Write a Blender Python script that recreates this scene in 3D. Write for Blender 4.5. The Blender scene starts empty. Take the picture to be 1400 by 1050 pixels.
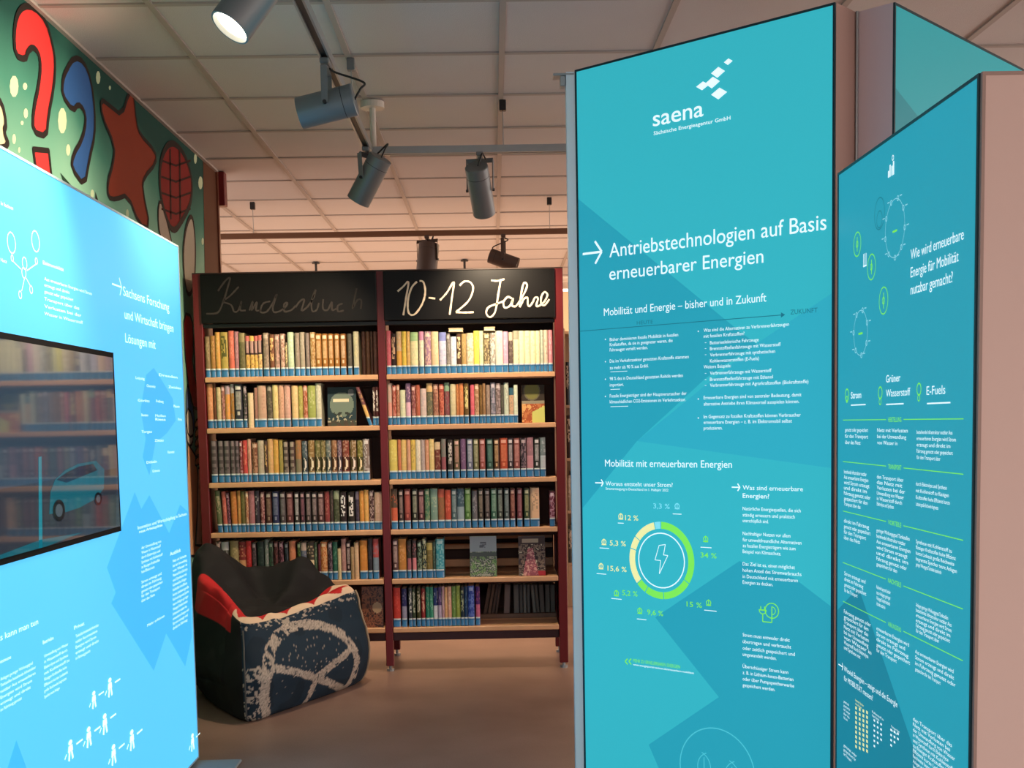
import bpy, bmesh, math, random
from mathutils import Vector, Matrix
from mathutils.geometry import tessellate_polygon
random.seed(7)
C = bpy.context.scene.collection
SC = bpy.context.scene

# ---------------------------------------------------------------- camera, world, exposure
F = 1660.0; PY = 716.0; CAM = Vector((0, 0, 1.3))
YAW, PITCH, ROLL = 0.0134235, 0.0825948, -0.0183605
fw = Vector((math.sin(YAW)*math.cos(PITCH), math.cos(YAW)*math.cos(PITCH), -math.sin(PITCH)))
r0 = fw.cross(Vector((0, 0, 1))).normalized(); u0 = r0.cross(fw)
cr, sr = math.cos(ROLL), math.sin(ROLL)
RT = cr*r0 + sr*u0; UP = -sr*r0 + cr*u0
cam = bpy.data.cameras.new('camera'); camo = bpy.data.objects.new('camera', cam); C.objects.link(camo)
cam.sensor_width = 36; cam.lens = F/1400*36; cam.shift_y = (PY-525)/1400
m = Matrix.Identity(4)
for i in range(3):
    m[i][0] = RT[i]; m[i][1] = UP[i]; m[i][2] = -fw[i]; m[i][3] = CAM[i]
camo.matrix_world = m
SC.camera = camo
w = bpy.data.worlds.new('world'); SC.world = w; w.use_nodes = True
w.node_tree.nodes['Background'].inputs[0].default_value = (1.0, 0.85, 0.76, 1)
w.node_tree.nodes['Background'].inputs[1].default_value = 2.7
SC.view_settings.view_transform = 'Standard'; SC.view_settings.look = 'None'
SC.view_settings.gamma = 1; SC.view_settings.use_curve_mapping = False
SC.view_settings.exposure = 0.0

def area(name, loc, size, power, col, rot=(0, 0, 0)):
    l = bpy.data.lights.new(name, 'AREA'); l.shape = 'RECTANGLE'; l.size, l.size_y = size
    l.energy = power; l.color = col
    o = bpy.data.objects.new(name, l); C.objects.link(o); o.location = loc; o.rotation_euler = rot
area('fill_light_behind', (0.2, -1.5, 2.75), (2.4, 1.2), 165, (1.0, 0.96, 0.94))  # added fill behind the camera, brightens fronts and floor
area('fill_light_far', (0.6, 9.6, 2.70), (3.2, 1.2), 90, (1.0, 0.62, 0.36))  # added warm fill for the space behind the bookcase
area('fill_light_far_up', (0.2, 10.4, 1.5), (7.0, 3.4), 62, (1.0, 0.60, 0.36), (math.pi, 0, 0))  # added upward fill hidden by the bookcase, warms the far ceiling
area('fill_light_back_wall', (0, 12.6, 2.7), (8, .4), 150, (1.0, 0.68, 0.42), (math.radians(35), 0, 0))  # added fill on the back wall, for its bounce onto the ceiling
area('fill_light_left', (-3.4, 8.4, 2.70), (1.2, 2.4), 30, (1.0, 0.66, 0.42))  # added warm fill from the left, out of view
area('fill_light_right', (3.6, 6.5, 2.70), (1.2, 2.4), 30, (1.0, 0.75, 0.55))  # added warm fill from the right, out of view

def spotlamp(name, loc, aim, power, col, ang, blend=.5, r=.03):
    l = bpy.data.lights.new(name, 'SPOT'); l.energy = power; l.color = col
    l.spot_size = math.radians(ang); l.spot_blend = blend; l.shadow_soft_size = r
    o = bpy.data.objects.new(name, l); C.objects.link(o); o.location = loc
    o.rotation_euler = Vector(aim).to_track_quat('-Z', 'Y').to_euler()

# ---------------------------------------------------------------- helpers
def ray(x, y):
    return (fw + RT*((x-700)/F) - UP*((y-PY)/F)).normalized()
def onY(x, y, Y):
    d = ray(x, y); return CAM + d*(Y/d.y)
def onX(x, y, X):
    d = ray(x, y); return CAM + d*(X/d.x)
def onZ(x, y, Z):
    d = ray(x, y); return CAM + d*((Z-1.3)/d.z)
def onP(x, y, p, n):
    d = ray(x, y); return CAM + d*((p-CAM).dot(n)/d.dot(n))

def lin(c):
    return c/12.92 if c <= .04045 else ((c+.055)/1.055)**2.4
def hexc(h):
    h = h.lstrip('#'); return tuple(lin(int(h[i:i+2], 16)/255) for i in (0, 2, 4))
def rgb(r, g, b):
    return (lin(r/255), lin(g/255), lin(b/255))

MATS = {}
def mat(name, col, rough=.6, metal=0, emit=0, spec=.5, coat=0, bump=0, bscale=60, noise=0, nscale=8, ecol=None):
    if name in MATS: return MATS[name]
    M = bpy.data.materials.new(name); M.use_nodes = True; nt = M.node_tree; b = nt.nodes['Principled BSDF']
    b.inputs['Base Color'].default_value = (*col, 1); b.inputs['Roughness'].default_value = rough
    b.inputs['Metallic'].default_value = metal; b.inputs['Specular IOR Level'].default_value = spec
    b.inputs['Coat Weight'].default_value = coat; b.inputs['Coat Roughness'].default_value = .03
    if emit:
        b.inputs['Emission Color'].default_value = (*(ecol or col), 1); b.inputs['Emission Strength'].default_value = emit
    if bump or noise:
        tc = nt.nodes.new('ShaderNodeTexCoord')
    if bump:
        n = nt.nodes.new('ShaderNodeTexNoise'); n.inputs['Scale'].default_value = bscale; n.inputs['Detail'].default_value = 4
        nt.links.new(tc.outputs['Object'], n.inputs['Vector'])
        bp = nt.nodes.new('ShaderNodeBump'); bp.inputs['Strength'].default_value = bump; bp.inputs['Distance'].default_value = .01
        nt.links.new(n.outputs['Fac'], bp.inputs['Height']); nt.links.new(bp.outputs[0], b.inputs['Normal'])
    if noise:
        n = nt.nodes.new('ShaderNodeTexNoise'); n.inputs['Scale'].default_value = nscale; n.inputs['Detail'].default_value = 5
        nt.links.new(tc.outputs['Object'], n.inputs['Vector'])
        mx = nt.nodes.new('ShaderNodeMix'); mx.data_type = 'RGBA'
        mx.inputs[6].default_value = (*[c*(1-noise) for c in col], 1)
        mx.inputs[7].default_value = (*[min(1, c*(1+noise)) for c in col], 1)
        nt.links.new(n.outputs['Fac'], mx.inputs[0]); nt.links.new(mx.outputs[2], b.inputs['Base Color'])
    MATS[name] = M
    return M
def attr_mat(name, rough=.55, spec=.4, bump=0, bscale=200):
    M = mat(name, (.5, .5, .5), rough, spec=spec, bump=bump, bscale=bscale); nt = M.node_tree
    a = nt.nodes.new('ShaderNodeVertexColor'); a.layer_name = 'Col'
    nt.links.new(a.outputs['Color'], nt.nodes['Principled BSDF'].inputs['Base Color'])
    return M

class MB:
    def __init__(s): s.v = []; s.f = []; s.c = []
    def add(s, vs, fs, col=None):
        n = len(s.v); s.v += [tuple(p) for p in vs]; s.f += [tuple(i+n for i in f) for f in fs]
        s.c += [col]*len(fs); return s
    def box(s, a, b, col=None):
        x0, y0, z0 = a; x1, y1, z1 = b
        if x0 > x1: x0, x1 = x1, x0
        if y0 > y1: y0, y1 = y1, y0
        if z0 > z1: z0, z1 = z1, z0
        return s.add([(x0,y0,z0),(x1,y0,z0),(x1,y1,z0),(x0,y1,z0),(x0,y0,z1),(x1,y0,z1),(x1,y1,z1),(x0,y1,z1)],
              [(0,3,2,1),(4,5,6,7),(0,1,5,4),(1,2,6,5),(2,3,7,6),(3,0,4,7)], col)
    def bbox(s, a, b, e=.002):
        # box with chamfered edges
        bm = bmesh.new(); bmesh.ops.create_cube(bm, size=1)
        for v in bm.verts:
            v.co = Vector([a[i]+(v.co[i]+.5)*(b[i]-a[i]) for i in range(3)])
        bmesh.ops.bevel(bm, geom=bm.edges[:], offset=e, segments=1, affect='EDGES')
        bm.verts.index_update()
        s.add([v.co[:] for v in bm.verts], [[v.index for v in f.verts] for f in bm.faces]); bm.free(); return s
    def tube(s, pts, r, n=10, caps=True, rr=None):
        pts = [Vector(p) for p in pts]; rings = []
        prev = None
        for i, p in enumerate(pts):
            t = (pts[min(i+1, len(pts)-1)] - pts[max(i-1, 0)])
            if t.length < 1e-9: t = Vector((0, 0, 1))
            t.normalize()
            if prev is None:
                a = Vector((0, 0, 1)) if abs(t.z) < .9 else Vector((1, 0, 0)); a = (a - t*a.dot(t)).normalized()
            else:
                a = prev - t*prev.dot(t); a = a.normalized() if a.length > 1e-6 else prev
            prev = a; b = t.cross(a); R = rr[i] if rr else r
            rings.append([p + (a*math.cos(2*math.pi*k/n) + b*math.sin(2*math.pi*k/n))*R for k in range(n)])
        vs = [q for rg in rings for q in rg]; fs = []
        for i in range(len(pts)-1):
            for k in range(n):
                fs.append((i*n+k, i*n+(k+1) % n, (i+1)*n+(k+1) % n, (i+1)*n+k))
        if caps:
            fs.append(tuple(reversed(range(n)))); fs.append(tuple((len(pts)-1)*n+k for k in range(n)))
        return s.add(vs, fs)
    def build(s, name, m, parent=None, smooth=False, loc=None):
        me = bpy.data.meshes.new(name); me.from_pydata(s.v, [], s.f)
        if any(c is not None for c in s.c):
            at = me.color_attributes.new('Col', 'FLOAT_COLOR', 'CORNER'); k = 0; buf = []
            for p, c in zip(s.f, s.c):
                c = c or (.5, .5, .5)
                buf += [c[0], c[1], c[2], 1]*len(p)
            at.data.foreach_set('color', buf)
        if m: me.materials.append(m)
        if smooth:
            me.polygons.foreach_set('use_smooth', [True]*len(me.polygons))
        me.update()
        o = bpy.data.objects.new(name, me); C.objects.link(o)
        if parent:
            o.parent = parent
            if parent.type == 'EMPTY' or True:
                o.matrix_parent_inverse = WORLD(parent).inverted()
        return o
def WORLD(o):
    M = o.matrix_basis.copy()
    while o.parent:
        M = o.parent.matrix_basis @ o.matrix_parent_inverse @ M if False else (WORLD(o.parent) @ o.matrix_parent_inverse @ o.matrix_basis)
        return M
    return M
def thing(name, loc, label, cat, group=None):
    o = bpy.data.objects.new(name, None); C.objects.link(o); o.location = loc; o.empty_display_size = .05
    o['label'] = label; o['category'] = cat
    if group: o['group'] = group
    return o
def tag(o, label, cat, group=None):
    o['label'] = label; o['category'] = cat
    if group: o['group'] = group
    return o
def struct(o): o['kind'] = 'structure'; return o

# materials
m_red = mat('wine_red_metal', rgb(104, 14, 20), .42, bump=.05, bscale=300)
m_wood = mat('beech_shelf', rgb(222, 168, 124), .45, noise=.18, nscale=14)
m_black = mat('chalkboard_black', rgb(14, 12, 12), .42, noise=.2, nscale=5, spec=.22)
m_chalk = mat('chalk', rgb(235, 215, 190), .9)
m_chalkdim = mat('faded_chalk', rgb(50, 44, 41), .9)
m_alu = mat('brushed_aluminium', rgb(165, 170, 172), .35, metal=.7, noise=.06, nscale=30)
m_grey = mat('spot_grey', rgb(120, 124, 126), .45, metal=.35, bump=.03, bscale=200)
m_dark = mat('black_plastic', rgb(28, 26, 28), .45)
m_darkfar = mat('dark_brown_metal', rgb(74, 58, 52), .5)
m_tile = mat('ceiling_tile', rgb(200, 197, 196), .9, bump=.25, bscale=220, noise=.04, nscale=3)
m_tbar = mat('ceiling_bar', rgb(168, 160, 154), .7)
m_beige = mat('beige_fabric', rgb(196, 164, 152), .85, bump=.08, bscale=500, noise=.03, nscale=6)
m_pages = mat('book_pages', rgb(226, 212, 184), .9)
m_brownpages = mat('shaded_book_edges', rgb(96, 70, 56), .9, noise=.3, nscale=60)
m_book = attr_mat('book_cover', .45, .4)
m_labelm = attr_mat('spine_label_paper', .6, .3)
m_frame = mat('dark_frame_edge', rgb(30, 58, 66), .4, metal=.3)

# ---------------------------------------------------------------- room
def floor_mat():
    M = mat('floor_linoleum', rgb(150, 126, 110), .42, bump=.06, bscale=90, spec=.35); nt = M.node_tree; b = nt.nodes['Principled BSDF']
    tc = nt.nodes.new('ShaderNodeTexCoord')
    n1 = nt.nodes.new('ShaderNodeTexNoise'); n1.inputs['Scale'].default_value = 240; n1.inputs['Detail'].default_value = 3
    n2 = nt.nodes.new('ShaderNodeTexNoise'); n2.inputs['Scale'].default_value = 2.2; n2.inputs['Detail'].default_value = 6
    nt.links.new(tc.outputs['Object'], n1.inputs['Vector']); nt.links.new(tc.outputs['Object'], n2.inputs['Vector'])
    ad = nt.nodes.new('ShaderNodeMath'); ad.operation = 'ADD'
    ml = nt.nodes.new('ShaderNodeMath'); ml.operation = 'MULTIPLY'; ml.inputs[1].default_value = .5
    nt.links.new(n1.outputs['Fac'], ad.inputs[0]); nt.links.new(n2.outputs['Fac'], ad.inputs[1]); nt.links.new(ad.outputs[0], ml.inputs[0])
    cr_ = nt.nodes.new('ShaderNodeValToRGB')
    cr_.color_ramp.elements[0].position = .3; cr_.color_ramp.elements[0].color = (*rgb(116, 90, 80), 1)
    cr_.color_ramp.elements[1].position = .7; cr_.color_ramp.elements[1].color = (*rgb(164, 132, 118), 1)
    nt.links.new(ml.outputs[0], cr_.inputs[0]); nt.links.new(cr_.outputs[0], b.inputs['Base Color'])
    return M
struct(MB().box((-6.5, -5, -.06), (6.5, 14.2, 0)).build('floor', floor_mat()))
HC = 2.806
ceil = struct(MB().box((-6.5, -5, HC+.03), (6.5, 14.2, HC+.10)).build('ceiling', m_tile))
T = .6263; CX = -.565; CY = 4.465
tile_me = None
for i in range(-6, 7):
    for j in range(-4, 15):
        x0 = CX+i*T; y0 = CY+j*T
        if y0+T > 14.2: continue
        if tile_me is None:
            t = MB().bbox((.010, .010, 0), (T-.010, T-.010, .016), .003).build('ceiling_tile', m_tile, None)
            tile_me = t.data
        else:
            t = bpy.data.objects.new('ceiling_tile', tile_me); C.objects.link(t)
        t.parent = ceil; t.location = (x0, y0, HC+.001+random.uniform(-.001, .001))
tb = MB()
for i in range(-6, 8): tb.box((CX+i*T-.012, CY-4*T, HC-.006), (CX+i*T+.012, 14.1, HC+.03))
for j in range(-4, 16): tb.box((CX-6*T, CY+j*T-.012, HC-.0055), (CX+7*T, CY+j*T+.012, HC+.028))
o = tb.build('grid_bar', m_tbar, ceil); o['kind'] = 'stuff'
struct(MB().box((-6.5, 14.2, 0), (6.5, 14.3, HC)).build('wall_back', mat('back_wall_paint', rgb(206, 180, 150), .9, noise=.05)))

struct(MB().box((-6.5, -5.1, 0), (6.5, -5, HC)).build('added_wall_front', mat('front_wall_paint', rgb(190, 180, 172), .9, noise=.05)))  # unseen wall added to keep world light out of the sign reflections

# ---------------------------------------------------------------- mural partition
WX = -1.60
pe = onX(293, 209, WX); WY = pe.y
def mural_mat():
    M = mat('mural_paint', rgb(70, 130, 105), .75, spec=.2); nt = M.node_tree; b = nt.nodes['Principled BSDF']
    tc = nt.nodes.new('ShaderNodeTexCoord')
    n = nt.nodes.new('ShaderNodeTexNoise'); n.inputs['Scale'].default_value = 1.3; n.inputs['Detail'].default_value = 2
    nt.links.new(tc.outputs['Object'], n.inputs['Vector'])
    sx = nt.nodes.new('ShaderNodeSeparateXYZ'); nt.links.new(tc.outputs['Object'], sx.inputs[0])
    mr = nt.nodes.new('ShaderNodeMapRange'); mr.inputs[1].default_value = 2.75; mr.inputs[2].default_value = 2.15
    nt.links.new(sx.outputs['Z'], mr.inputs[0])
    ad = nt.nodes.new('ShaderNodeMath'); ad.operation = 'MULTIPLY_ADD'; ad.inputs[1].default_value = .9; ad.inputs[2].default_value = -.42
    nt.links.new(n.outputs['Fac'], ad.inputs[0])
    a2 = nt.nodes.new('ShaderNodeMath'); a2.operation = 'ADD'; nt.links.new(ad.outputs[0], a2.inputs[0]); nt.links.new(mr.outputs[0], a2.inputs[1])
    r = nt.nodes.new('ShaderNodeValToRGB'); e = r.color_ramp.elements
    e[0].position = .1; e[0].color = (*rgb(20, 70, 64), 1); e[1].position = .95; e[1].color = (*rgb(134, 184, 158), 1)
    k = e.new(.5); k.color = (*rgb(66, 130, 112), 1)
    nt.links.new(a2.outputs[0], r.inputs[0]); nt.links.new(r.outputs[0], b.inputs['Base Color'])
    return M
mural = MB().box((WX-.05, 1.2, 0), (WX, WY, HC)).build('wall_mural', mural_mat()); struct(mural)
MD = .0012
def paint(name, pts, col, lvl=1, ow=0, sm=0):
    """closed polygon on the mural wall from picture points; ow: black outline width"""
    P = [Vector((p[0], p[1])) for p in pts]
    for _ in range(sm):
        Q = []
        for i in range(len(P)):
            a, b = P[i], P[(i+1) % len(P)]; Q += [a*.75+b*.25, a*.25+b*.75]
        P = Q
    W = [onX(p.x, p.y, WX) for p in P]
    def poly(W, x, nm, m):
        mb = MB(); P3 = [Vector((x, q.y, q.z)) for q in W]
        tr = tessellate_polygon([[Vector((q.y, q.z, 0)) for q in W]])
        mb.add(P3, [tuple(t) for t in tr])
        return mb.build(nm, m, mural)
    poly(W, WX+MD*lvl, name, mat('paint_%02x%02x%02x' % tuple(col), rgb(*col), .75, spec=.2))
    if ow:
        n = len(W); mb = MB(); x = WX+MD*(lvl+.8)
        for i in range(n):
            p, q = W[i], W[(i+1) % n]; t = Vector((0, q.y-p.y, q.z-p.z)).normalized(); nn = Vector((0, -t.z, t.y))*ow
            x += 2e-5; mb.add([(x, (p+nn).y, (p+nn).z), (x, (q+nn).y, (q+nn).z), (x, (q-nn).y, (q-nn).z), (x, (p-nn).y, (p-nn).z)], [(0, 1, 2, 3)])
            x += 2e-5; mb.add([(x, p.y+ow*math.cos(k*math.pi/4), p.z+ow*math.sin(k*math.pi/4)) for k in range(8)], [tuple(range(8))])
        mb.build('painted_outline', mat('paint_black', rgb(34, 26, 24), .7, spec=.2), mural)
paint('painted_question_mark', [(31,8),(46,10),(62,28),(71,60),(75,85),(73,118),(65,160),(63,187),(44,180),(45,150),(52,118),(55,90),(52,72),(44,64),(37,70),(34,82),(20,76),(18,45),(22,20)], (214, 52, 52), 1, .011, 1)
paint('painted_dot', [(45,204),(66,206),(70,244),(49,236)], (210, 52, 52), 1, .010)
paint('painted_question_mark', [(90,95),(101,78),(114,84),(124,110),(129,150),(129,185),(122,215),(115,255),(97,230),(99,212),(112,190),(117,165),(114,150),(106,142),(99,152),(84,130),(85,108)], (44, 88, 148), 1, .011, 1)
paint('painted_star', [(137,135),(150,145),(166,158),(176,126),(182,125),(186,168),(191,184),(212,207),(213,223),(196,243),(194,258),(205,312),(190,308),(174,266),(157,273),(147,270),(146,250),(154,223),(156,199),(138,158)], (136, 52, 32), 1, .010, 1)
paint('painted_balloon', [(232,192),(250,206),(262,240),(262,275),(250,300),(236,320),(224,292),(217,255),(219,215)], (128, 28, 26), 1, .016, 2)
for k, yy in enumerate((218, 240, 262, 284)):
    paint('painted_band', [(220,yy),(240,yy+7),(260,yy),(260,yy+3),(240,yy+10),(220,yy+3)], (52, 16, 16), 2.2)
for xx in (231, 244):
    paint('painted_band', [(xx,204),(xx+2,204),(xx+3,300),(xx+1,300)], (52, 16, 16), 2.2)
paint('painted_petal', [(218,272),(224,290),(232,320),(236,345),(226,345),(217,320),(215,290)], (176, 160, 142), 1.6, .008, 1)
paint('painted_petal', [(262,290),(267,330),(266,380),(260,405),(253,398),(249,350),(253,310)], (182, 172, 152), 1.6, .012, 2)
paint('painted_panel', [(277,190),(300,190),(300,620),(290,620),(280,400)], (92, 58, 40), 1.2)
paint('painted_ribbon', [(250,428),(262,432),(264,470),(262,500),(272,545),(270,560),(262,556),(256,520),(252,480)], (230, 44, 42), 1.6, .008, 1)
paint('painted_ribbon', [(254,520),(262,545),(266,580),(262,600),(254,590)], (96, 120, 160), 1.2, .006, 1)
paint('painted_ribbon', [(266,455),(270,470),(274,520),(270,530),(266,500)], (74, 78, 96), 1.2, .006, 1)
paint('painted_petal', [(254,556),(262,566),(264,600),(259,612),(254,600)], (206, 196, 172), 1.8, .006, 1)
for k in range(5):
    yy = 572+k*13
    paint('painted_scale', [(266,yy+14),(266,yy+4),(272,yy-2),(277,yy+4),(277,yy+14),(271,yy+10)], (214, 146, 98), 1.8+k*.1, .005, 1)
paint('painted_stripe', [(256,606),(266,622),(270,650),(269,700),(266,745),(280,748),(279,640),(276,600),(290,600),(292,760),(255,760)], (228, 168, 122), 1.3, .006)
paint('painted_stripe', [(270,640),(273,640),(276,700),(275,745),(267,745),(269,700)], (244, 214, 184), 2.6, .004)
paint('painted_patch', [(-10,130),(2,140),(8,170),(4,180),(12,200),(-10,205)], (232, 216, 176), 1, .012, 1)
rr = random.Random(3)
for (x, y, a, b) in [(19,118,6,15),(34,118,3,5),(35,155,3,7),(85,165,6,18),(93,205,3,8),(134,106,3,9),(115,59,2,5),(146,92,1.5,3),(200,136,2,5),(222,163,1.5,4),(19,190,2.5,7),(30,168,2,3),(271,202,1.8,5),(267,217,2,7),(277,212,1.4,4),(274,250,3,9),(277,330,1.6,5),(104,222,1.5,3),(126,265,2.5,6),(174,292,2,6),(26,205,1.6,4),(150,120,1.5,3)]:
    paint('painted_dot', [(x+a*math.cos(k*math.pi/5), y+b*math.sin(k*math.pi/5)) for k in range(10)], (196, 214, 176), .6)
paint('painted_arc', [(82,236),(96,252),(112,268),(108,272),(90,262)], (30, 60, 44), 1)
paint('painted_arc', [(130,262),(136,280),(134,284),(130,278)], (30, 30, 26), 1)
wt = MB().box((WX-.06, WY, 0), (WX+.012, WY+.03, HC)).build('trim_1', mat('brown_end_board', rgb(112, 60, 38), .5, noise=.2, nscale=6)); struct(wt)
a_ = onY(297, 210, WY+.03); b_ = onY(297, 281, WY+.03)
struct(MB().bbox((WX-.04, WY+.03, b_.z), (WX+.045, WY+.10, HC-.002), .004).build('trim_2', m_red))
struct(MB().box((WX, 1.2, HC-.012), (WX+.018, WY, HC-.001)).build('trim_3', m_tbar))

# ---------------------------------------------------------------- bookcase
YF = 6.36; YB = 6.84
def sx(x, y=515, Y=YF): return onY(x, y, Y).x
XU = [(sx(263, 400), sx(279.5)), (sx(517.5), sx(528)), (sx(759.5), sx(771.5))]
shelf_y = [512, 581.5, 656, 724.5, 792, 858.5]
SZ = [onY(530, y, YF).z for y in shelf_y]
TOPZ = onY(523, 370, YF).z
SIGNB = onY(523, 438.5, YF).z
bc = thing('bookcase', ((XU[0][0]+XU[2][1])/2, (YF+YB)/2, 0), 'tall double bay library bookcase with wine red metal uprights and black chalkboard header', 'bookcase')
for k, (a, b) in enumerate(XU):
    mb = MB()
    mb.bbox((a, YF, .028), (b, YF+.045, TOPZ), .003)
    mb.bbox((a, YB-.045, .034), (b, YB, TOPZ), .003)
    mb.box((a+.012, YF+.045, SZ[5]-.06), (b-.012, YB-.045, TOPZ-.01))
    mb.build('upright', m_red, bc)
    cx = (a+b)/2
    for yy, zz in ((YF+.022, .03), (YB-.022, .036)):
        f = MB().tube([(cx, yy, .0), (cx, yy, .012)], .02, 12).tube([(cx, yy, .012), (cx, yy, zz)], .008, 8)
        fo = f.build('levelling_foot', m_alu, bc)
for r in range(6):
    for b in range(2):
        x0 = XU[b][1]+.002; x1 = XU[b+1][0]-.002; z = SZ[r]
        MB().bbox((x0, YF-.006, z-.026), (x1, YF+.018, z), .003).bbox((x0, YF+.018, z-.020), (x1, YF+.215, z-.001), .002).build('shelf', m_wood, bc)
        MB().bbox((x0, YF+.235, z-.02+.0), (x1, YB-.02, z-.001), .002).bbox((x0, YB-.02, z-.026), (x1, YB-.002, z+.012), .003).build('rear_shelf', m_wood, bc)
        if r < 4 or (r == 5 and b == 0) or (r == 4 and b == 0):
            MB().box((x0, YF+.219, z-.02), (x1, YF+.231, (SIGNB+.05) if r == 0 else z+.235)).build('shade_backing', mat('shade_brown', rgb(66, 40, 32), .7, noise=.2, nscale=20), bc)  # added dark sheet standing in for the shade behind the books
        if r in (0, 1, 2, 3, 4):
            MB().bbox((x0, YF+.196, z-.060), (x1, YF+.214, z-.024), .002).build('cross_rail', mat('rail_brown', rgb(70, 42, 34), .6), bc)
for b in range(2):
    x0 = XU[b][1]; x1 = XU[b+1][0]
    MB().bbox((x0, YF+.012, SZ[5]-.072), (x1, YF+.05, SZ[5]-.028), .003).build('kick_rail', mat('shaded_red_rail', rgb(52, 8, 14), .5), bc)  # wine red darkened to paint the shade under the bottom shelf
    MB().bbox((x0, YB-.05, SZ[5]-.072), (x1, YB-.012, SZ[5]-.028), .003).build('kick_rail', mat('shaded_red_rail', rgb(52, 8, 14), .5), bc)
    sg = MB().bbox((x0-.002, YF-.012, SIGNB), (x1+.002, YF+.010, TOPZ-.004), .003).build('sign_board', m_black, bc)
    if b == 0: sgL = sg
    else: sgR = sg
MB().bbox((XU[0][0], YF, TOPZ-.004), (XU[2][1], YB, TOPZ+.004), .002).build('top_panel', mat('top_dark', rgb(60, 44, 38), .5), bc)
MB().bbox((XU[0][1], YF+.015, SIGNB-.022), (XU[2][0], YF+.04, SIGNB), .003).build('header_rail', m_dark, bc)
# stepped display ledges on the rear of the fifth level, right bay
x0 = XU[1][1]+.26; x1 = XU[2][0]-.01
for (ya, yb_, depth) in ((764, 774, .40), (743, 750, .42), (731, 737, .44)):
    za = onY(660, ya, YF+depth).z; zb = onY(660, yb_, YF+depth).z
    MB().bbox((x0, YF+depth, zb), (x1, YF+depth+.025, za), .002).build('display_ledge', m_wood, bc)
xl = XU[1][1]+.002; xr = XU[2][0]-.002
MB().box((xl, YB-.012, SZ[4]), (xr, YB-.004, SZ[3]-.03)).build('shade_backing', MATS['shade_brown'], bc)  # added dark sheets darken the open rear of the lower right levels
MB().box((xl, YB-.012, SZ[5]), (xr, YB-.004, SZ[4]-.03)).build('shade_backing', MATS['shade_brown'], bc)
ZR = onY(700, 838.5, YF+.25).z
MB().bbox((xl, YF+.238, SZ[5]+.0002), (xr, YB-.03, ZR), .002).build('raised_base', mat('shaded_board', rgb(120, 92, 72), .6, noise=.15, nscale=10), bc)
for (ya, yb_) in ((764, 775.5),):
    MB().bbox((xl, YF+.42, onY(640, yb_, YF+.42).z), (XU[1][1]+.252, YF+.445, onY(640, ya, YF+.42).z), .002).build('display_ledge', m_wood, bc)

# chalk lettering
def smooth_line(P, n=6):
    P = [Vector(p) for p in P]; out = []
    for i in range(len(P)-1):
        p0 = P[max(i-1, 0)]; p1 = P[i]; p2 = P[i+1]; p3 = P[min(i+2, len(P)-1)]
        for k in range(n):
            t = k/n
            out.append(.5*((2*p1)+(-p0+p2)*t+(2*p0-5*p1+4*p2-p3)*t*t+(-p0+3*p1-3*p2+p3)*t**3))
    out.append(P[-1]); return out
def chalk(strokes, ox, oy, sc, parent, m, r):
    mb = MB()
    for st in strokes:
        st = smooth_line([(p[0], p[1]) for p in st])
        W = [onY(ox+p.x/sc, oy+p.y/sc, YF-.0125) for p in st]
        n = len(W); vs = []; fs = []
        for i in range(n):
            a = W[max(i-1, 0)]; c = W[min(i+1, n-1)]; t = (c-a); t.y = 0
            if t.length < 1e-6: t = Vector((1, 0, 0))
            t.normalize(); q = Vector((-t.z, 0, t.x)); rr_ = r*(.8+.35*random.random())
            vs += [W[i]+q*rr_, W[i]-q*rr_]
        for i in range(n-1): fs.append((2*i, 2*i+1, 2*i+3, 2*i+2))
        mb.add(vs, fs)
    return mb.build('chalk_lettering', m, parent)
chalk([[(168,492),(205,460),(242,428),(225,540),(207,655)],
  [(300,425),(262,470),(238,560),(245,640),(285,648),(335,580),(357,500),(345,430),(318,420)],
  [(380,535),(425,541)],
  [(458,552),(505,500),(552,428),(540,530),(524,652)],
  [(592,452),(625,424),(668,432),(684,480),(650,560),(566,634)],[(566,634),(625,636),(688,634)],
  [(808,416),(850,420),(898,408)],[(872,416),(855,520),(835,630),(800,668),(774,640),(790,600),(850,575),(900,556)],
  [(948,540),(920,530),(892,565),(900,602),(935,590),(958,540),(950,588),(975,595)],
  [(975,595),(1015,540),(1052,460),(1040,432),(1022,460),(1002,596),(1030,545),(1056,536),(1058,580),(1072,592),(1095,560)],
  [(1095,560),(1108,534),(1128,540),(1116,588),(1134,592)],
  [(1134,592),(1172,560),(1192,515),(1172,496),(1150,530),(1150,578),(1175,584),(1205,545)]],
  510, 300, 5, sgR, m_chalk, .0048)
chalk([[(240,490),(290,420),(322,402),(305,470),(280,550),(240,635),(160,645)],
  [(382,460),(320,525),(275,560),(330,585),(350,630),(380,620),(402,560),(392,618),(430,622)],
  [(455,622),(478,560),(470,620),(505,565),(500,620),(530,620)],
  [(598,560),(550,575),(530,630),(570,632),(610,580),(642,510),(615,600),(625,634),(662,628)],
  [(662,628),(700,600),(715,570),(692,580),(695,628),(740,620),(770,590)],
  [(770,600),(800,560),(830,548),(812,622),(850,600)],
  [(850,600),(890,540),(908,480),(880,560),(885,625),(915,618),(930,570)],
  [(960,545),(958,610),(990,618),(1018,565),(1020,618),(1050,610)],[(1092,575),(1060,590),(1062,628),(1100,622)],
  [(1188,470),(1170,560),(1160,612)],[(1165,600),(1195,550),(1220,555),(1216,612)]],
  250, 300, 5, sgL, m_chalkdim, .0045)

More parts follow.
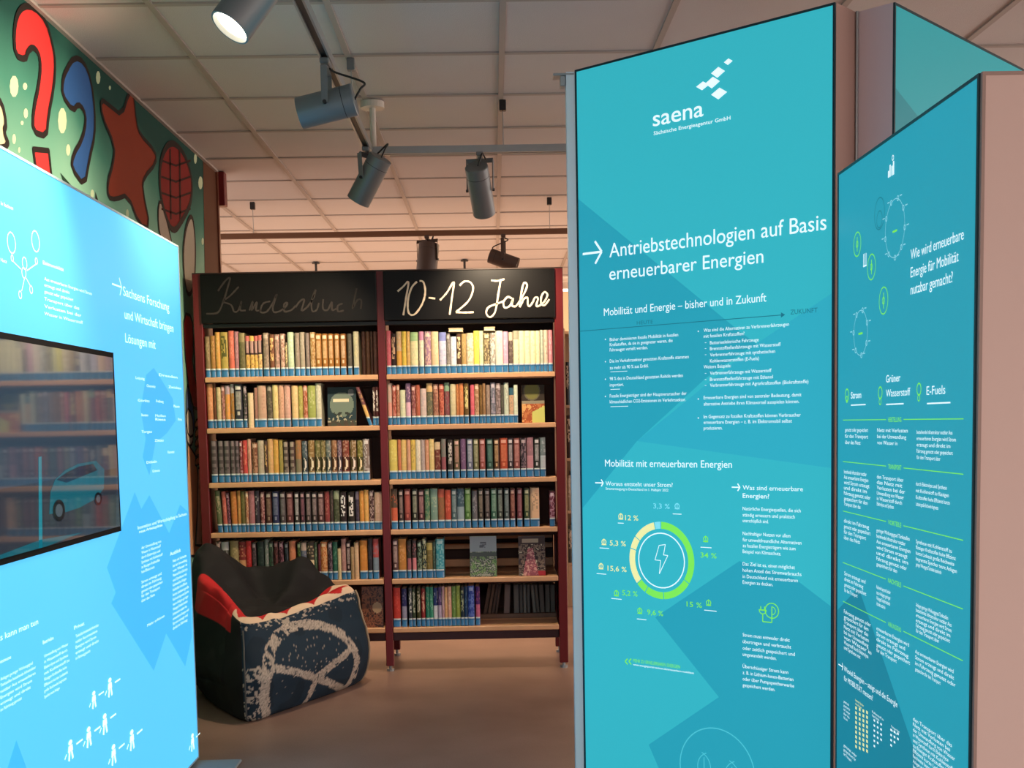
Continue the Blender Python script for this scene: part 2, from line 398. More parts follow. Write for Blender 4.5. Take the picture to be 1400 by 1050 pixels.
# ---------------------------------------------------------------- books
ORD = ['first','second','third','fourth','fifth','sixth','seventh','eighth','ninth','tenth','eleventh','twelfth','thirteenth','fourteenth','fifteenth','sixteenth','seventeenth','eighteenth','nineteenth','twentieth']
ORD += ['twenty-'+o for o in ORD[:9]] + ['thirtieth'] + ['thirty-'+o for o in ORD[:9]]
def colname(h):
    r, g, b = [int(h[i:i+2], 16)/255 for i in (0, 2, 4)]
    mx, mn = max(r, g, b), min(r, g, b); v = mx; s = 0 if mx == 0 else (mx-mn)/mx; d = mx-mn
    if d == 0: hu = 0
    elif mx == r: hu = 60*(((g-b)/d) % 6)
    elif mx == g: hu = 60*((b-r)/d+2)
    else: hu = 60*((r-g)/d+4)
    if s < .15: return 'white' if v > .82 else 'grey' if v > .4 else 'black'
    if v < .3: return 'near-black'
    if 22 <= hu < 50:
        if v > .8 and s < .4: return 'cream'
        if v > .75: return 'orange' if hu < 36 and s > .5 else 'tan'
        if v < .5: return 'dark brown'
        return 'brown'
    n = 'red' if hu < 12 or hu >= 345 else 'orange' if hu < 22 else 'yellow' if hu < 66 else 'green' if hu < 165 else 'teal' if hu < 195 else 'blue' if hu < 250 else 'purple' if hu < 310 else 'pink'
    if n == 'orange' and v < .65: n = 'brown'
    if n == 'yellow' and v < .65: n = 'olive'
    if s < .42 and v > .6 and n == 'red': n = 'pink'
    return ('pale ' if s < .35 and v > .55 else 'dark ' if v < .42 else '')+n
def mixc(a, b, t): return tuple(a[i]*(1-t)+b[i]*t for i in range(3))
def spine_fn(sty, base, acc, rng):
    k1 = rng.random(); rows = [rng.random() for _ in range(30)]; cells = [[rng.random() for _ in range(8)] for _ in range(30)]
    lite = mixc(acc, (.9, .86, .8), .25)
    def f(u, v, i, j):
        c = base; mid = .2 < u < .82; ce = cells[j][i]
        if sty == 'p':      # plain with a small title
            if .42 < v < .86 and mid and ce > .66: c = mixc(base, acc, .5)
        elif sty == 't':    # bold title
            if .36 < v < .9 and mid and ce > .35: c = acc
        elif sty == 'c':    # roundel at the top, long emblem below
            if ((u-.5)/.36)**2+((v-.915)/.055)**2 < 1: c = lite
            elif .42 < v < .82 and mid: c = mixc(base, acc, .30+.25*ce)
            elif .30 < v < .38 and .35 < u < .7: c = mixc(base, acc, .8)
        elif sty == 'm':    # pale crescent near the label
            t = (v-.26)/.32
            if 0 < t < 1:
                m = .42+.28*math.sin(t*math.pi); c = acc if abs(u-m) < .21*math.sin(t*math.pi)**.5 else mixc(base, (0, 0, 0), .75)
            else: c = mixc(base, acc, .25) if ce > .7 else mixc(base, (0, 0, 0), .35*rows[j])
        elif sty == 'b':    # lower half accent
            if v < .56: c = acc
            elif .62 < v < .9 and ce > .7: c = mixc(base, acc, .5)
        elif sty == 'h':    # head accent
            if v > .8: c = acc
            elif ce > .8: c = mixc(base, acc, .3)
        elif sty == 's':    # sun motif
            if v < .55: c = mixc(acc, (.25, .12, .06), .6 if ce > .7 else 0)
            elif v > .86: c = rgb(210, 110, 100) if k1 > .5 else acc
            elif mid and v > .6: c = rgb(190, 150, 140)
        elif sty == 'd':    # mixed decorated
            if ce > .6: c = mixc(base, acc, .6)
            if .86 < v < .95 and mid: c = lite
            if .24 < v < .3: c = mixc(base, acc, .5)
        elif sty == 'w':    # beaded pattern
            if mid: c = mixc(base, acc, .7 if (j % 4) in (1, 2) else .1)
            if v > .88 and mid: c = acc
            if v < .36 and u > (v-.2)*5: c = mixc(base, acc, .45)
        g = 1+.10*(rows[j]-.5)
        if i == 0: g *= .72  # left edge of each spine darkened, painted shade between books
        return tuple(min(1, x*g) for x in c)
    return f
def make_book(x0, x1, zb, zt, base, acc, sty, label, label_on=True, depth=.15, y=YF+.012, lean=0, group=None, blue='3c80b4'):
    """leaning is given as the sideways offset of the head"""
    rng = random.Random(int(x0*1e5) ^ int(zb*1e4))
    y = y + rng.uniform(0, .006)
    H = zt-zb; W = x1-x0; cx = (x0+x1)/2
    t = thing('book', (cx, y, zb), label, 'book', group)
    f = spine_fn(sty, base, acc, rng)
    NU, NV = 6, 24; bow = min(.006, W*.25); e = .0022 if W > .012 else .0012
    mb = MB()
    def px(u, v, off=0): return (x0+W*u + lean*v, y + bow*(2*u-1)**2 - off, zb+H*v)
    for j in range(NV):
        for i in range(NU):
            u0_, u1_ = i/NU, (i+1)/NU; v0, v1 = j/NV, (j+1)/NV
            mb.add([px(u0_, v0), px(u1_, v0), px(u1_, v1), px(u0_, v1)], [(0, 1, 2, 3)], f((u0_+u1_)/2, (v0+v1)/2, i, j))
    yb = y+depth
    def slab(u_a, u_b, ya, yb_):
        xa, xb = x0+u_a, x0+u_b; q = [(xa, zb, 0), (xb, zb, 0), (xb, zt, lean), (xa, zt, lean)]
        vs = [(x+l, ya, z) for x, z, l in q]+[(x+l, yb_, z) for x, z, l in q]
        return vs, [(0,1,2,3),(5,4,7,6),(1,5,6,2),(4,0,3,7),(3,2,6,7),(4,5,1,0)]
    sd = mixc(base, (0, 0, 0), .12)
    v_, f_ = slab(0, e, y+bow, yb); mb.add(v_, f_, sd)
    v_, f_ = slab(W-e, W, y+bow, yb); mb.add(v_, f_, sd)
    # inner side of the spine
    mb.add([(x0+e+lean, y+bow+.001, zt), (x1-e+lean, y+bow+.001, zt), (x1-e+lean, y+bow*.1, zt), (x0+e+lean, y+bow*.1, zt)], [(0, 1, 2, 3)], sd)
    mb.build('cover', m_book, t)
    pv = MB(); v_, f_ = slab(e, W-e, y+bow+.002, yb-.004); v_ = [(a, b, c-.0025 if k in (2, 3, 6, 7) else c+.0015) for k, (a, b, c) in enumerate(v_)]
    pv.add(v_, f_).build('page_block', m_pages, t)
    if label_on:
        lb = MB(); bl = hexc(blue); g = rng.uniform(.8, 1.15); bl = tuple(c*g for c in bl)
        L = [(0.002, .030, bl), (.030, .0335, mixc(bl, (0, 0, 0), .25)), (.0335, .037, mixc(bl, (0, 0, 0), .45)), (.037, .040, mixc(bl, (1, 1, 1), .25)), (.040, .046, rgb(226, 228, 222))]
        for za, zc, c in L:
            for i in range(NU):
                ua, ub = i/NU, (i+1)/NU; va, vb = za/H, zc/H; cc = c
                if c is L[2][2] and i in (0, 5): cc = bl
                if c is L[0][2] and i == 5: cc = mixc(bl, (1, 1, 1), .22)
                lb.add([px(ua, va, .0009), px(ub, va, .0009), px(ub, vb, .0009), px(ua, vb, .0009)], [(0, 1, 2, 3)], cc)
        lb.add([px(0, .002/H, .0009), px(0, .046/H, .0009), px(0, .046/H, -.02), px(0, .002/H, -.02)], [(0, 1, 2, 3)], bl)
        lb.build('spine_label', m_labelm, t)
    return t
# x0 x1 top colour accent style [flags: n=no label, l<dx>=lean]
ROWS = {
(0, 0): """279.5 287.6 460 8a7450 c8b080 p|288 294.6 459 a8783c dca868 p|295 301.5 454 d9a050 e8c080 p|302 312 454 b8a050 5c5a28 t|313 320.6 452 d9705a f0a088 p|321 326.6 453 b07a80 d0a0a0 p|327.5 335.5 455 6b6440 9a8c60 h
336 341.5 459 442a2a e8b860 s|341.6 348 459 442a2a e8b860 s|348.2 353 459 442a2a e8b860 s|353.2 358.5 458 443430 e8c080 s|360.5 368 455 8a7868 b8a088 d|369 375.4 457 7a4c34 f0c080 t|376 382.4 457 a08070 d8a898 d|383.7 389.8 456 a88070 f0d0b8 d|390.2 393.6 468 786850 e0c890 t
394 402 454 c5d6b4 e4ecd4 p|404 410 455 988878 c0b0a0 p|410.5 417 454 a89c88 c8c0b0 p|418.5 423.5 455 887870 a89890 p|424.5 431.5 454 a8804c e0c498 d|432 440 456 a06a2c f0d0a0 c|441 448.5 456 a06a2c f0d0a0 c|449.5 456.5 456 a06a2c f0d0a8 c|458 464.5 456 a06a2c f0d0a8 c|466 473.5 456 98622c f0d8b8 c|476 481.5 456 5a544a 8a8070 p|484 491 453 c8c0a0 e8d8a0 p""",
(1, 0): """527.4 535 452 c8606c dc8890 p|535.3 541.8 456 2e1a16 c8a080 t|542.7 549.8 453 dcb890 e8a850 b|550 556 453 e0c050 fae080 p|556.2 561 453 d8ac68 ecd8a0 p|561.5 572 454 eee0b0 a8c890 h|573.4 580 453 f0e4c8 dc90b0 h|581 589.6 453 a88098 ecc8b0 d|590 600 453 ecc8a0 f4dcb8 p
600.8 610.5 454 d4d0e4 8890cc h|611 616 456 807870 b0a8a0 d|616.5 624.5 460 eceaf0 a8a8c0 p|625 631 456 5a4030 e8d0a0 t|631.5 638 456 b89860 d8b880 p|638.4 648 455 f0e4c8 c8a878 d|648.2 655.3 452 f0e860 f8f4a0 p|655.5 661.4 452 f0f0b8 fafae0 p|662 670 455 7a6a50 ecd8a0 d|670.6 677.6 455 dcdcd0 806850 d
678 688 452 f6ecd8 e8d8c0 p|688.3 695.2 453 ecb4cc f8dce8 p|696.2 701.7 454 6a5850 d8c8b0 h|702.2 709.8 452 f4eec4 b8b498 h|710 717.4 452 f4eec4 e8e2b8 p|717.6 725.3 452 f4eec4 b8b498 p|725.5 732.8 452 f4eec4 c8c4a0 p|733 738.8 452 f2ecc0 d8d0a8 p|739.4 743.6 451 c8d0b8 a0b0a0 p|744 749.6 451 e8d0b8 a87068 p|750.3 756 451 e898a0 f8d8d8 p""",
(0, 1): """281.5 291.7 525 e09868 f0b890 p|292 296 522 6a3c20 a87040 p|296.4 302.9 529 d8c090 ecdcb0 p|303 308 527 a06858 e0a8a0 d|308.4 315 527 e8a050 b8a0a8 h|315.4 320.5 525 a87838 a8a8a8 h|321.5 332 525 34343e e8e0d0 c|333.5 338 528 3a3830 b098a0 d|339.5 347 537 ecd0a8 f4e0c0 p n|348.4 352.2 530 a87868 c09888 p|352.6 364.6 527 d0a890 c08878 p|365.5 373 527 5a5044 8c8068 d
373.4 380.8 526 e8d090 d0b070 p|381.3 388.7 526 dcac90 b88060 p|389.2 397.5 526 d8a898 ecc8b8 p|399.5 408 527 ecc890 f4dca8 p|408.3 414.6 527 b0a858 e0d890 p|415 421 527 b06040 e8b098 d|421.5 432 527 a8b060 d8d8a0 p|432.3 439.8 524 d0ccb0 e8e4d0 p|510 513.8 529 4a2c28 e8dcd0 t|514.3 518 529 5a2c2c e8dcd0 t""",
(1, 1): """528.8 536.4 524 c8b0a0 e0a090 b|537 542.4 527 a84c3c e8a898 d|542.8 547 526 a06048 e0b090 d|547.4 554.8 533 dcdcb8 c0d0c0 p|555.3 562 524 806080 e8b8c8 b|563 568.7 527 8a4a4a e8b0a0 d|569 574.8 526 b86048 d89080 p|575.2 583.4 531 d8c0b8 b8a8b0 p|583.8 592 524 6c6850 e0b880 h|592.6 599.8 525 9c6454 d8a080 d|600.6 607.4 525 b04c3c e89070 d
608 615 523 8c4c50 90b090 h|616 623.8 525 dccca0 ece0c0 p|624 627.8 525 c07844 e8b070 p|628 634.3 524 dc8850 f0b080 p|635.3 641.4 524 705428 e8d890 t|643.6 649 526 e86878 f09098 p|649.3 655.4 525 b0805c ecc8a0 d|656 660 526 7c5a2c b89058 p|660.3 664.4 524 a07850 c8a078 p|665.2 670.5 526 a08878 d0b8a8 p|671.4 678 523 7c7c88 c8b8c8 d|678.4 685 524 84706c c8b0b0 d|685.4 689.2 526 585448 807c68 p
689.6 696 523 d8e0c8 a8988c p|696.4 702.8 530 d8ae88 3a6474 h|703 708.4 526 e4ecd0 f4f8e8 p""",
(0, 2): """289.3 297.6 603 4c4242 8a7c7c w|298.6 306.5 603 4c4242 8a7c7c w|307 314.8 603 4c4242 8a7c7c w|315.3 321.8 603 4c4242 8a7c7c w|322 327.8 603 4c4242 907c84 w|328.3 332.2 603 8c3c40 e8c0c0 d|332.5 338.8 602 d04c48 f0a080 p|339.2 344 600 dca890 a83c38 p|345.2 352.6 605 7c4c34 d0a080 d|353 361.7 602 c4b49c b0a088 p|362.2 366.2 603 50382c c8a068 t|366.6 374.2 600 e0b078 e8c898 p
374.4 381.2 601 dca850 e8c070 p|382 387.4 602 a89850 c8b880 p|388 395 604 4a3c36 b0a090 w|396.5 403.8 604 4a3430 b0a090 w|404.8 412.6 602 b07c50 8c8068 b|413.8 420.8 603 607078 f0e4d8 m|422 430.6 602 a88450 f4e4c4 m|431.8 438.8 602 88804c f0dcb8 m|439.4 445.9 602 948450 f4e0c0 m|446.6 453.2 602 7c8480 f4e4c8 m|454 461.4 602 a87450 f4d8b8 m|462.2 467.6 602 84687c f8e4dc m|468.5 478 602 944838 f4dcc0 m|479.5 487.8 602 9c7c50 f8e4d8 m|489.2 496.5 602 888038 f4dcb0 m|497 505.6 600 8c7870 dcd4d0 d""",
(1, 2): """532 543.8 601 dcc868 ece088 p|544.4 548.8 601 c87850 d89070 p|549 556.6 601 e4c078 ecd498 p|557 562 601 dca080 ecc0a0 p|562.3 568.7 601 e0c060 8c5c48 p|569 575.7 601 ece0c8 d8b8a8 p|576 581.5 601 b8a4a0 d0c0c0 p|581.8 587 601 d89878 e8b898 p|587.4 594.2 600 e8cc88 f0dca8 p|594.8 602.6 604 7c3c30 e8c8a0 h
604 610.2 600 88847c a05860 b|612.7 619.4 601 40342e d4c8c0 t|621.4 628.6 601 6c5c40 f0b0a0 c|630.2 637.4 600 805c80 a888a4 p|639.1 646.7 600 6c7088 d8d8e0 c|647.8 654.9 600 78745 d0c8a0 c|656.2 663.8 600 984c40 e0a0a0 c|666 674.4 600 305044 78a094 c|676 682.8 600 5c3c24 f0c088 c|684.2 694.4 599 bc4c2c f09068 c|695.2 701.9 599 3c3036 e8d8d8 c|703 711.2 599 904c44 e8a8a0 c|712.4 719.6 599 3a2c34 b09098 d|720.7 729.6 598 a87880 d09098 b|730.8 738.2 599 30302a e8e0e0 c|739 746.4 598 808c8c c8ccd0 b""",
(0, 3): """297.5 304.3 671 6c7450 e0c8a0 p l-3|305.5 311.3 672 c86458 e89888 p l-2|311.8 315.8 674 5c2c3c b08090 d l-2|317 325 672 d08040 e0a060 p l-1|325.4 329.6 671 cc9050 e0b878 p|330 335.8 672 6c6434 8c8450 p|336.4 340.4 672 b87858 f0d0a8 d|340.8 348.8 671 b07478 c89498 p|349.2 355.3 671 38303c d0ccc8 p|356.6 362.2 673 783c40 d8a8a0 d|364 371.8 673 502c28 a89078 c
373.2 382 672 2c3058 9098b0 c|383.5 391 673 4c4042 989494 c|392.3 401.2 673 582c2c c08888 c|403 409.6 673 3c3634 f0e8e8 c|411 417 673 442c34 b07080 c|418.7 425.4 673 3c3030 b8a0a0 c|426.8 434 673 3c3030 c8b0b0 c|435.2 443.4 673 4c2c2c d0a8a8 c|444.5 451.2 672 944040 d08878 p|451.6 456.2 671 483a36 887870 p|457 464.6 671 4c5038 a0a888 h|465.4 474.2 673 2e2020 f0ece8 t
476.4 485 673 2e2620 f0e8e4 t|486.4 491.6 672 44384c 807080 h|492.1 498 671 e09848 f4c078 p|498.3 504.6 670 eab060 f4cc88 p|505.3 511.6 671 4c3030 e0c0b8 d|512.4 523 673 d0a890 e0c0b0 p""",
(1, 3): """535.6 544 669 5c4838 d86848 b|545.8 551.9 670 3a2c2a c0a098 c|553.6 561.8 669 8c3c38 e07868 c|564 571.4 669 302c24 c0c0a8 c|572.7 580.4 670 4c282c d8a0a0 c|581.4 588.2 669 507c5c a8b088 d|589.2 598.8 668 84a090 c0c8a8 p|599.6 608.2 669 9c6c48 d06850 h|608.9 617 670 cc5038 f08068 p|617.8 624.9 669 50686c a8b8b8 c|625.5 635.2 668 48606c a0b0b8 b|636.2 644 668 547c38 a8c888 c|645.9 653.2 671 706c70 c8c0c4 p
654.7 661 669 443c30 b09c88 c|663.4 670.2 669 3c302e a89890 c|671.8 679.6 668 3c6450 a8c8b0 c|681 688 668 444840 b0b8a8 c|690 696.6 668 445050 a8b4b4 c|698.2 704.6 668 703834 d09078 c|707.6 714.4 668 78383c b88088 c|717.2 724.3 668 38482c c8c088 c|725.6 737.8 667 ecc098 8c7060 p|752 759.2 672 783448 e0b0c0 d""",
(0, 4): """296 303 741 4c3430 e8b0a0 d|303.6 313.6 741 4c463c c8c4c4 h|315.6 326.8 740 a89468 d8c490 p|327.2 336.8 741 8c3030 e8a878 b|337 344.4 740 c83434 e05858 p|345.4 351 742 3c3434 806068 d|352.8 361.6 741 243430 4c5c50 p|362.5 368.2 738 808c84 c8b8b8 p|368.8 374.2 741 283028 507858 d|375 380.8 741 402020 905050 d|382 388.2 741 48202c b88090 d|390 394.8 742 1c2024 506070 d|396 404.8 740 dc8864 f0a880 p|407.4 411.8 742 2c3820 688840 d
412.2 419.8 742 687084 c8b0a0 h|420.6 430 742 403830 ecd0a8 b|430.4 434.2 742 4c6048 a0b090 p|435.6 438.9 744 682c34 a06068 p|439.2 448 741 c87440 f0c088 d|449.4 454.8 742 382430 9c8894 d|455.4 462 741 2c6450 78a488 p|462.3 466.8 750 d8c498 e8dcb8 p n|467.2 473.5 737 b88880 d8a8a0 p|474.2 479.8 741 341c20 e0c8c0 c|480.2 484.5 748 b09068 d8b890 p n|484.9 491 742 e0b890 ecccac p n|492.6 502.8 739 e09040 f0a858 p|503.8 509.4 737 2c2630 585058 p|510.7 518.4 737 c85858 8898a8 b""",
(1, 4): """537.4 544.8 738 583c3c e0c0b8 c|545.4 556 737 cc8840 f0b078 p|557.4 562.6 740 3c3630 b06870 b|564.4 569.7 739 4c383c e08890 b|570.9 577.1 741 2c3428 a0b898 d|577.9 583.6 737 2c3c3c e8e0a8 d|584 592 742 847040 c0a860 h|592.3 595.8 741 405448 98a890 p|596.6 607.4 737 4098a8 9cd0d4 d""",
(1, 5): """538.2 548 804 c83c30 e06050 p|550 556.8 805 2c2c60 9c98b0 b|559.3 563.8 804 3c4048 d0d0c8 t|564.2 568.8 805 3c4830 b8b8a0 t|570.4 575.6 804 40401c b8b098 t|576.6 581.8 805 942c2c e0a890 t|582.8 587.6 803 2c8068 a0b890 p|587.9 592.8 803 3c9074 b8e0c8 p|593.3 599 804 2c3c74 e0e0e8 b|599.5 604.3 803 503c70 b8a8c0 b|604.6 608.2 802 b89098 d8c0c0 p|608.5 612.4 803 e0ac78 f0cca0 p|612.8 617.8 802 e0a890 f4d8c0 p|618.1 623.6 802 709048 b8c890 p|624 630 801 98a84c c0cc80 p|630.5 634.9 803 1c2c38 a8b088 t|635.4 639.9 802 1c3c60 6888a8 p|640.5 649.1 801 3048a0 7890d0 d|651 656.6 802 501c68 c86888 b""",
}
BAYN = ['left bay', 'right bay']; SHN = ['top', 'second', 'third', 'fourth', 'fifth', 'bottom']
for (b, r), txt in ROWS.items():
    items = [q.strip() for q in txt.replace('\n', '|').split('|') if q.strip()]
    zb = SZ[r]+.0005; prev = -9
    for k, it in enumerate(items):
        p = it.split(); x0_, x1_, top = float(p[0]), float(p[1]), float(p[2]); base, acc, sty = p[3], p[4], p[5]
        base = base.ljust(6, '0'); lab = True; lean = 0
        for fl in p[6:]:
            if fl == 'n': lab = False
            if fl[0] == 'l': lean = float(fl[1:])
        yb_px = shelf_y[r]-3
        YY = YF+.012
        xa = onY(x0_, yb_px, YY).x; xb = onY(x1_, yb_px, YY).x
        xa = max(xa, prev+.0006, XU[b][1]+.0035); xb = min(xb, XU[b+1][0]-.0035); prev = xb
        zt = onY((x0_+x1_)/2, top, YY).z
        lm = lean/F*6.37
        sh = 'bottom' if r == 5 else SHN[r]
        lb = '%s book, %s from left on the %s shelf of the %s' % (colname(base), ORD[k], sh, BAYN[b])
        # colours keep the warm light they were read under
        cb = hexc(base); ca = hexc(acc)
        make_book(xa, xb, zb, zt, cb, ca, sty, lb, lab, lean=lm, group='books on the %s shelf of the %s' % (sh, BAYN[b]))

for k, (x0_, x1_, c_) in enumerate(((495, 500.3, '3c241c'), (500.8, 506.4, '4a3020'), (507, 510.4, '38221c'), (511, 516.2, '4a2c26'))):
    YY = YF+.05
    make_book(onY(x0_, 508, YY).x, onY(x1_, 508, YY).x, SZ[0]+.0005, onY(x0_, 453, YY).z, hexc(c_), hexc('6a4a3c'), 'p', 'dark brown book set back at the right end of top left shelf, %s of four' % ORD[k], False, y=YY, group='dark set-back books on the top left shelf')

YY = YF+.02
make_book(onY(504.5, 578, YY).x, onY(509.3, 578, YY).x, SZ[1]+.0005, onY(498, 529, YY).z, hexc('7c4c50'), hexc('e8b870'), 'b', 'thin book leaning left beside the dark teal face-out book, second shelf', True, y=YY, lean=-.066)

# face-out books
def face_book(px0, px1, top, r, label, cfn, back=.03, depth=.02, nx=36, ny=50):
    Y = YF+back; zb = SZ[r]+.0005
    a = onY(px0, shelf_y[r]-5, Y).x; b = onY(px1, shelf_y[r]-5, Y).x; zt = onY((px0+px1)/2, top, Y).z
    t = thing('book', ((a+b)/2, Y, zb), label, 'book', 'picture books standing face out')
    lean = .03
    mb = MB()
    def P(u, v, o=0): return (a+(b-a)*u, Y+lean*v+o, zb+(zt-zb)*v)
    for j in range(ny):
        for i in range(nx):
            mb.add([P(i/nx, j/ny), P((i+1)/nx, j/ny), P((i+1)/nx, (j+1)/ny), P(i/nx, (j+1)/ny)], [(0,1,2,3)], cfn((i+.5)/nx, (j+.5)/ny))
    bk = cfn(.02, .02)
    mb.add([P(0,0,depth), P(1,0,depth), P(1,1,depth), P(0,1,depth)], [(3,2,1,0)], bk)
    mb.add([P(0,0), P(0,1), P(0,1,depth), P(0,0,depth)], [(0,1,2,3)], bk)
    mb.build('cover', m_book, t)
    e = .003
    pg = MB(); A = [P(.004,.012,.002), P(.985,.012,.002), P(.985,.985,.002), P(.004,.985,.002)]; B = [P(.004,.012,depth-.002), P(.985,.012,depth-.002), P(.985,.985,depth-.002), P(.004,.985,depth-.002)]
    pg.add(A+B, [(0,1,2,3),(7,6,5,4),(0,4,5,1),(1,5,6,2),(2,6,7,3),(3,7,4,0)]).build('page_block', m_pages, t)
    st = MB().box((a+(b-a)*.2, Y+depth+.003+lean*.0, zb), (a+(b-a)*.8, Y+depth+.06, zb+.002)).box((a+(b-a)*.2, Y+depth+lean+.004, zb), (a+(b-a)*.8, Y+depth+lean+.006, zb+.12))
    st.build('book_support', m_dark, t)
    return t
R2 = random.Random(11)
N2 = [[R2.random() for _ in range(40)] for _ in range(40)]
from mathutils import noise as NZ
def nz(u, v, s=12):
    q = .5+.62*NZ.noise(Vector((u*s*.62, v*s*.9, s*1.7)))+.25*NZ.noise(Vector((u*s*1.6, v*s*2.2, s)))
    return max(0, min(.999, q))
def c_teal(u, v):
    d = ((u-.5)/.42)**2+((v-.55)/.32)**2
    c = rgb(30, 52, 58)
    if (u-.82)**2/.012+(v-.86)**2/.008 < 1: return rgb(120, 124, 128)
    if v < .16: c = rgb(70, 58, 44) if nz(u, v) > .5 else rgb(60, 66, 52)
    elif d < 1: c = rgb(112, 126, 112) if v > .35 or nz(u, v) > .45 else rgb(44, 48, 40)
    if .62 < v < .70 and .2 < u < .75: c = rgb(236, 214, 180)
    if .10 < v < .28 and nz(u, v, 16) > .72: c = rgb(176, 168, 140)
    return c
face_book(448, 487, 529, 1, 'dark teal picture book face out on the second shelf of the left bay', c_teal)
def c_olive(u, v):
    if v > .58:
        d = ((u-.45)/.32)**2+((v-.84)/.22)**2
        return rgb(122, 118, 60) if d < 1 else rgb(104, 96, 72) if d < 1.35 else rgb(52, 40, 28)
    if v > .5: return rgb(150, 140, 116)
    if u > .45 and v < .28 + (u-.45)*.3: return rgb(206, 206, 112)
    return [rgb(196, 120, 70), rgb(170, 84, 44), rgb(226, 170, 104)][int(nz(u, v)*2.99)]
face_book(714, 745, 526, 1, 'olive and orange picture book face out at right end of second shelf', c_olive)
def c_garden(u, v):
    if v > .62: return rgb(150, 162, 170) if not (.35 < u < .6 and .72 < v < .86 and nz(u, v, 20) > .4) else rgb(90, 96, 104)
    if .5 < v < .6: return rgb(74, 84, 80)
    return [rgb(80, 120, 70), rgb(120, 150, 100), rgb(70, 80, 74), rgb(160, 164, 150), rgb(56, 92, 50)][int(nz(u, v, 15)*4.99)]
face_book(643, 679.5, 734, 4, 'grey and green picture book face out on the fifth shelf', c_garden, back=.03)
def c_dark(u, v):
    if v > .8: return rgb(170, 156, 136) if .15 < u < .75 and .83 < v < .95 else rgb(60, 44, 44)
    if abs(u-.45) < .12+.3*(.6-v) and v < .7: return [rgb(196, 120, 124), rgb(150, 80, 92), rgb(214, 160, 150)][int(nz(u, v, 16)*2.99)]
    if v < .12 and u > .55: return rgb(180, 40, 52)
    return [rgb(70, 40, 44), rgb(130, 110, 94), rgb(50, 34, 38), rgb(190, 178, 152)][int(nz(u, v, 14)*3.99)]
face_book(709.5, 746, 734, 4, 'dark pink patterned picture book face out at right end of fifth shelf', c_dark, back=.03)
def c_brown(u, v):
    if (u-.72)**2/.05+(v-.48)**2/.018 < 1: return rgb(196, 160, 124)
    return [rgb(84, 48, 36), rgb(140, 84, 58), rgb(60, 34, 28)][int(nz(u, v, 14)*2.99)]
face_book(495, 524, 803, 5, 'brown book with pale disc face out beside the beanbag', c_brown)

# books standing on the rear side, seen from their fore edges
def rear_book(px0, px1, top, r, col, k, lean=0):
    Y = YF+.25; zb = ZR+.0005
    a = onY(px0, shelf_y[r]-12, Y).x; b = onY(px1, shelf_y[r]-12, Y).x; zt = min(onY(px0, top, Y).z, SZ[4]-.03); l = lean
    t = thing('book', ((a+b)/2, Y, zb), k, 'book', 'books on the rear side seen from behind')
    c = rgb(*col); q = [(a, zb, 0), (b, zb, 0), (b, zt, l), (a, zt, l)]
    e = min(.003, (b-a)*.25)
    cv = MB()
    for (u, v) in ((a, a+e), (b-e, b)):
        vs = [(u, Y, zb), (v, Y, zb), (v+l, Y, zt), (u+l, Y, zt)]; vs += [(x, Y+.15, z) for x, _, z in vs]
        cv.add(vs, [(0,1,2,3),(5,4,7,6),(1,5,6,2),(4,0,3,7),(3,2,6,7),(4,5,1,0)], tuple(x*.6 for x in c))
    vs = [(a+e, Y+.146, zb), (b-e, Y+.146, zb), (b-e+l, Y+.146, zt), (a+e+l, Y+.146, zt)]
    cv.add(vs+[(x, y+.004, z) for x, y, z in vs], [(0,1,2,3),(5,4,7,6),(3,2,6,7)], c)
    cv.build('cover', m_book, t)
    vs = [(a+e, Y+.004, zb+.001), (b-e, Y+.004, zb+.001), (b-e+l, Y+.004, zt-.003), (a+e+l, Y+.004, zt-.003)]; vs += [(x, Y+.144, z) for x, _, z in vs]
    MB().add(vs, [(0,1,2,3),(5,4,7,6),(3,2,6,7)], c).build('page_block', m_book, t)
x = 661; k = 0
for (x0_, x1_, col, ln) in [(661,666,(88,66,54),.03),(667,671,(110,84,66),.03),(672,676,(80,60,50),.03),(677,680,(92,70,58),.026),(689,697,(130,112,104),.008),(703,710,(110,110,104),0),(711,715,(92,94,90),0),(716,720,(128,130,122),0),(721,725,(100,102,98),0),(729,733.4,(124,126,116),-.012),(734,738,(100,98,88),-.012),(739,745,(96,92,84),-.008),(746,752,(100,96,86),0),(753,759,(92,90,80),0)]:
    nm = 'brownish' if col[0]-col[2] > 20 else 'greyish'
    rear_book(x0_, x1_, 799, 5, col, '%s book from behind, %s from left in the see-through bottom right corner' % (nm, ORD[k]), ln); k += 1

# booklets lying on top of the books
def flat(px0, px1, y0, y1, col, label):
    Y = YF+.03; a = onY(px0, y1, Y); b = onY(px1, y0, Y)
    t = thing('booklet', (a.x, Y, a.z), label, 'booklet')
    return t, a, b, Y
for (x0_, x1_, y0, y1, ybase, lab) in [(613, 633, 445, 452, 453.5, 'small cream booklet lying on the books left of centre, right bay'), (661.5, 677, 443, 450, 452, 'small cream booklet lying on books below the letter J')]:
    Y = YF+.016; z0 = onY((x0_+x1_)/2, ybase, Y).z+.001; xa = onY(x0_, 450, Y).x; xb = onY(x1_, 450, Y).x
    z0 -= .002
    t = thing('booklet', ((xa+xb)/2, Y, z0), lab, 'booklet')
    MB().bbox((xa, Y-.004, z0), (xb, Y+.11, z0+.004), .001).bbox((xa, Y-.004, z0+.016), (xb, Y+.11, z0+.02), .001).build('cover', mat('cream_card', rgb(240, 214, 170), .7), t)
    MB().box((xa+.003, Y, z0+.004), (xb-.003, Y+.106, z0+.016)).build('page_block', m_pages, t)

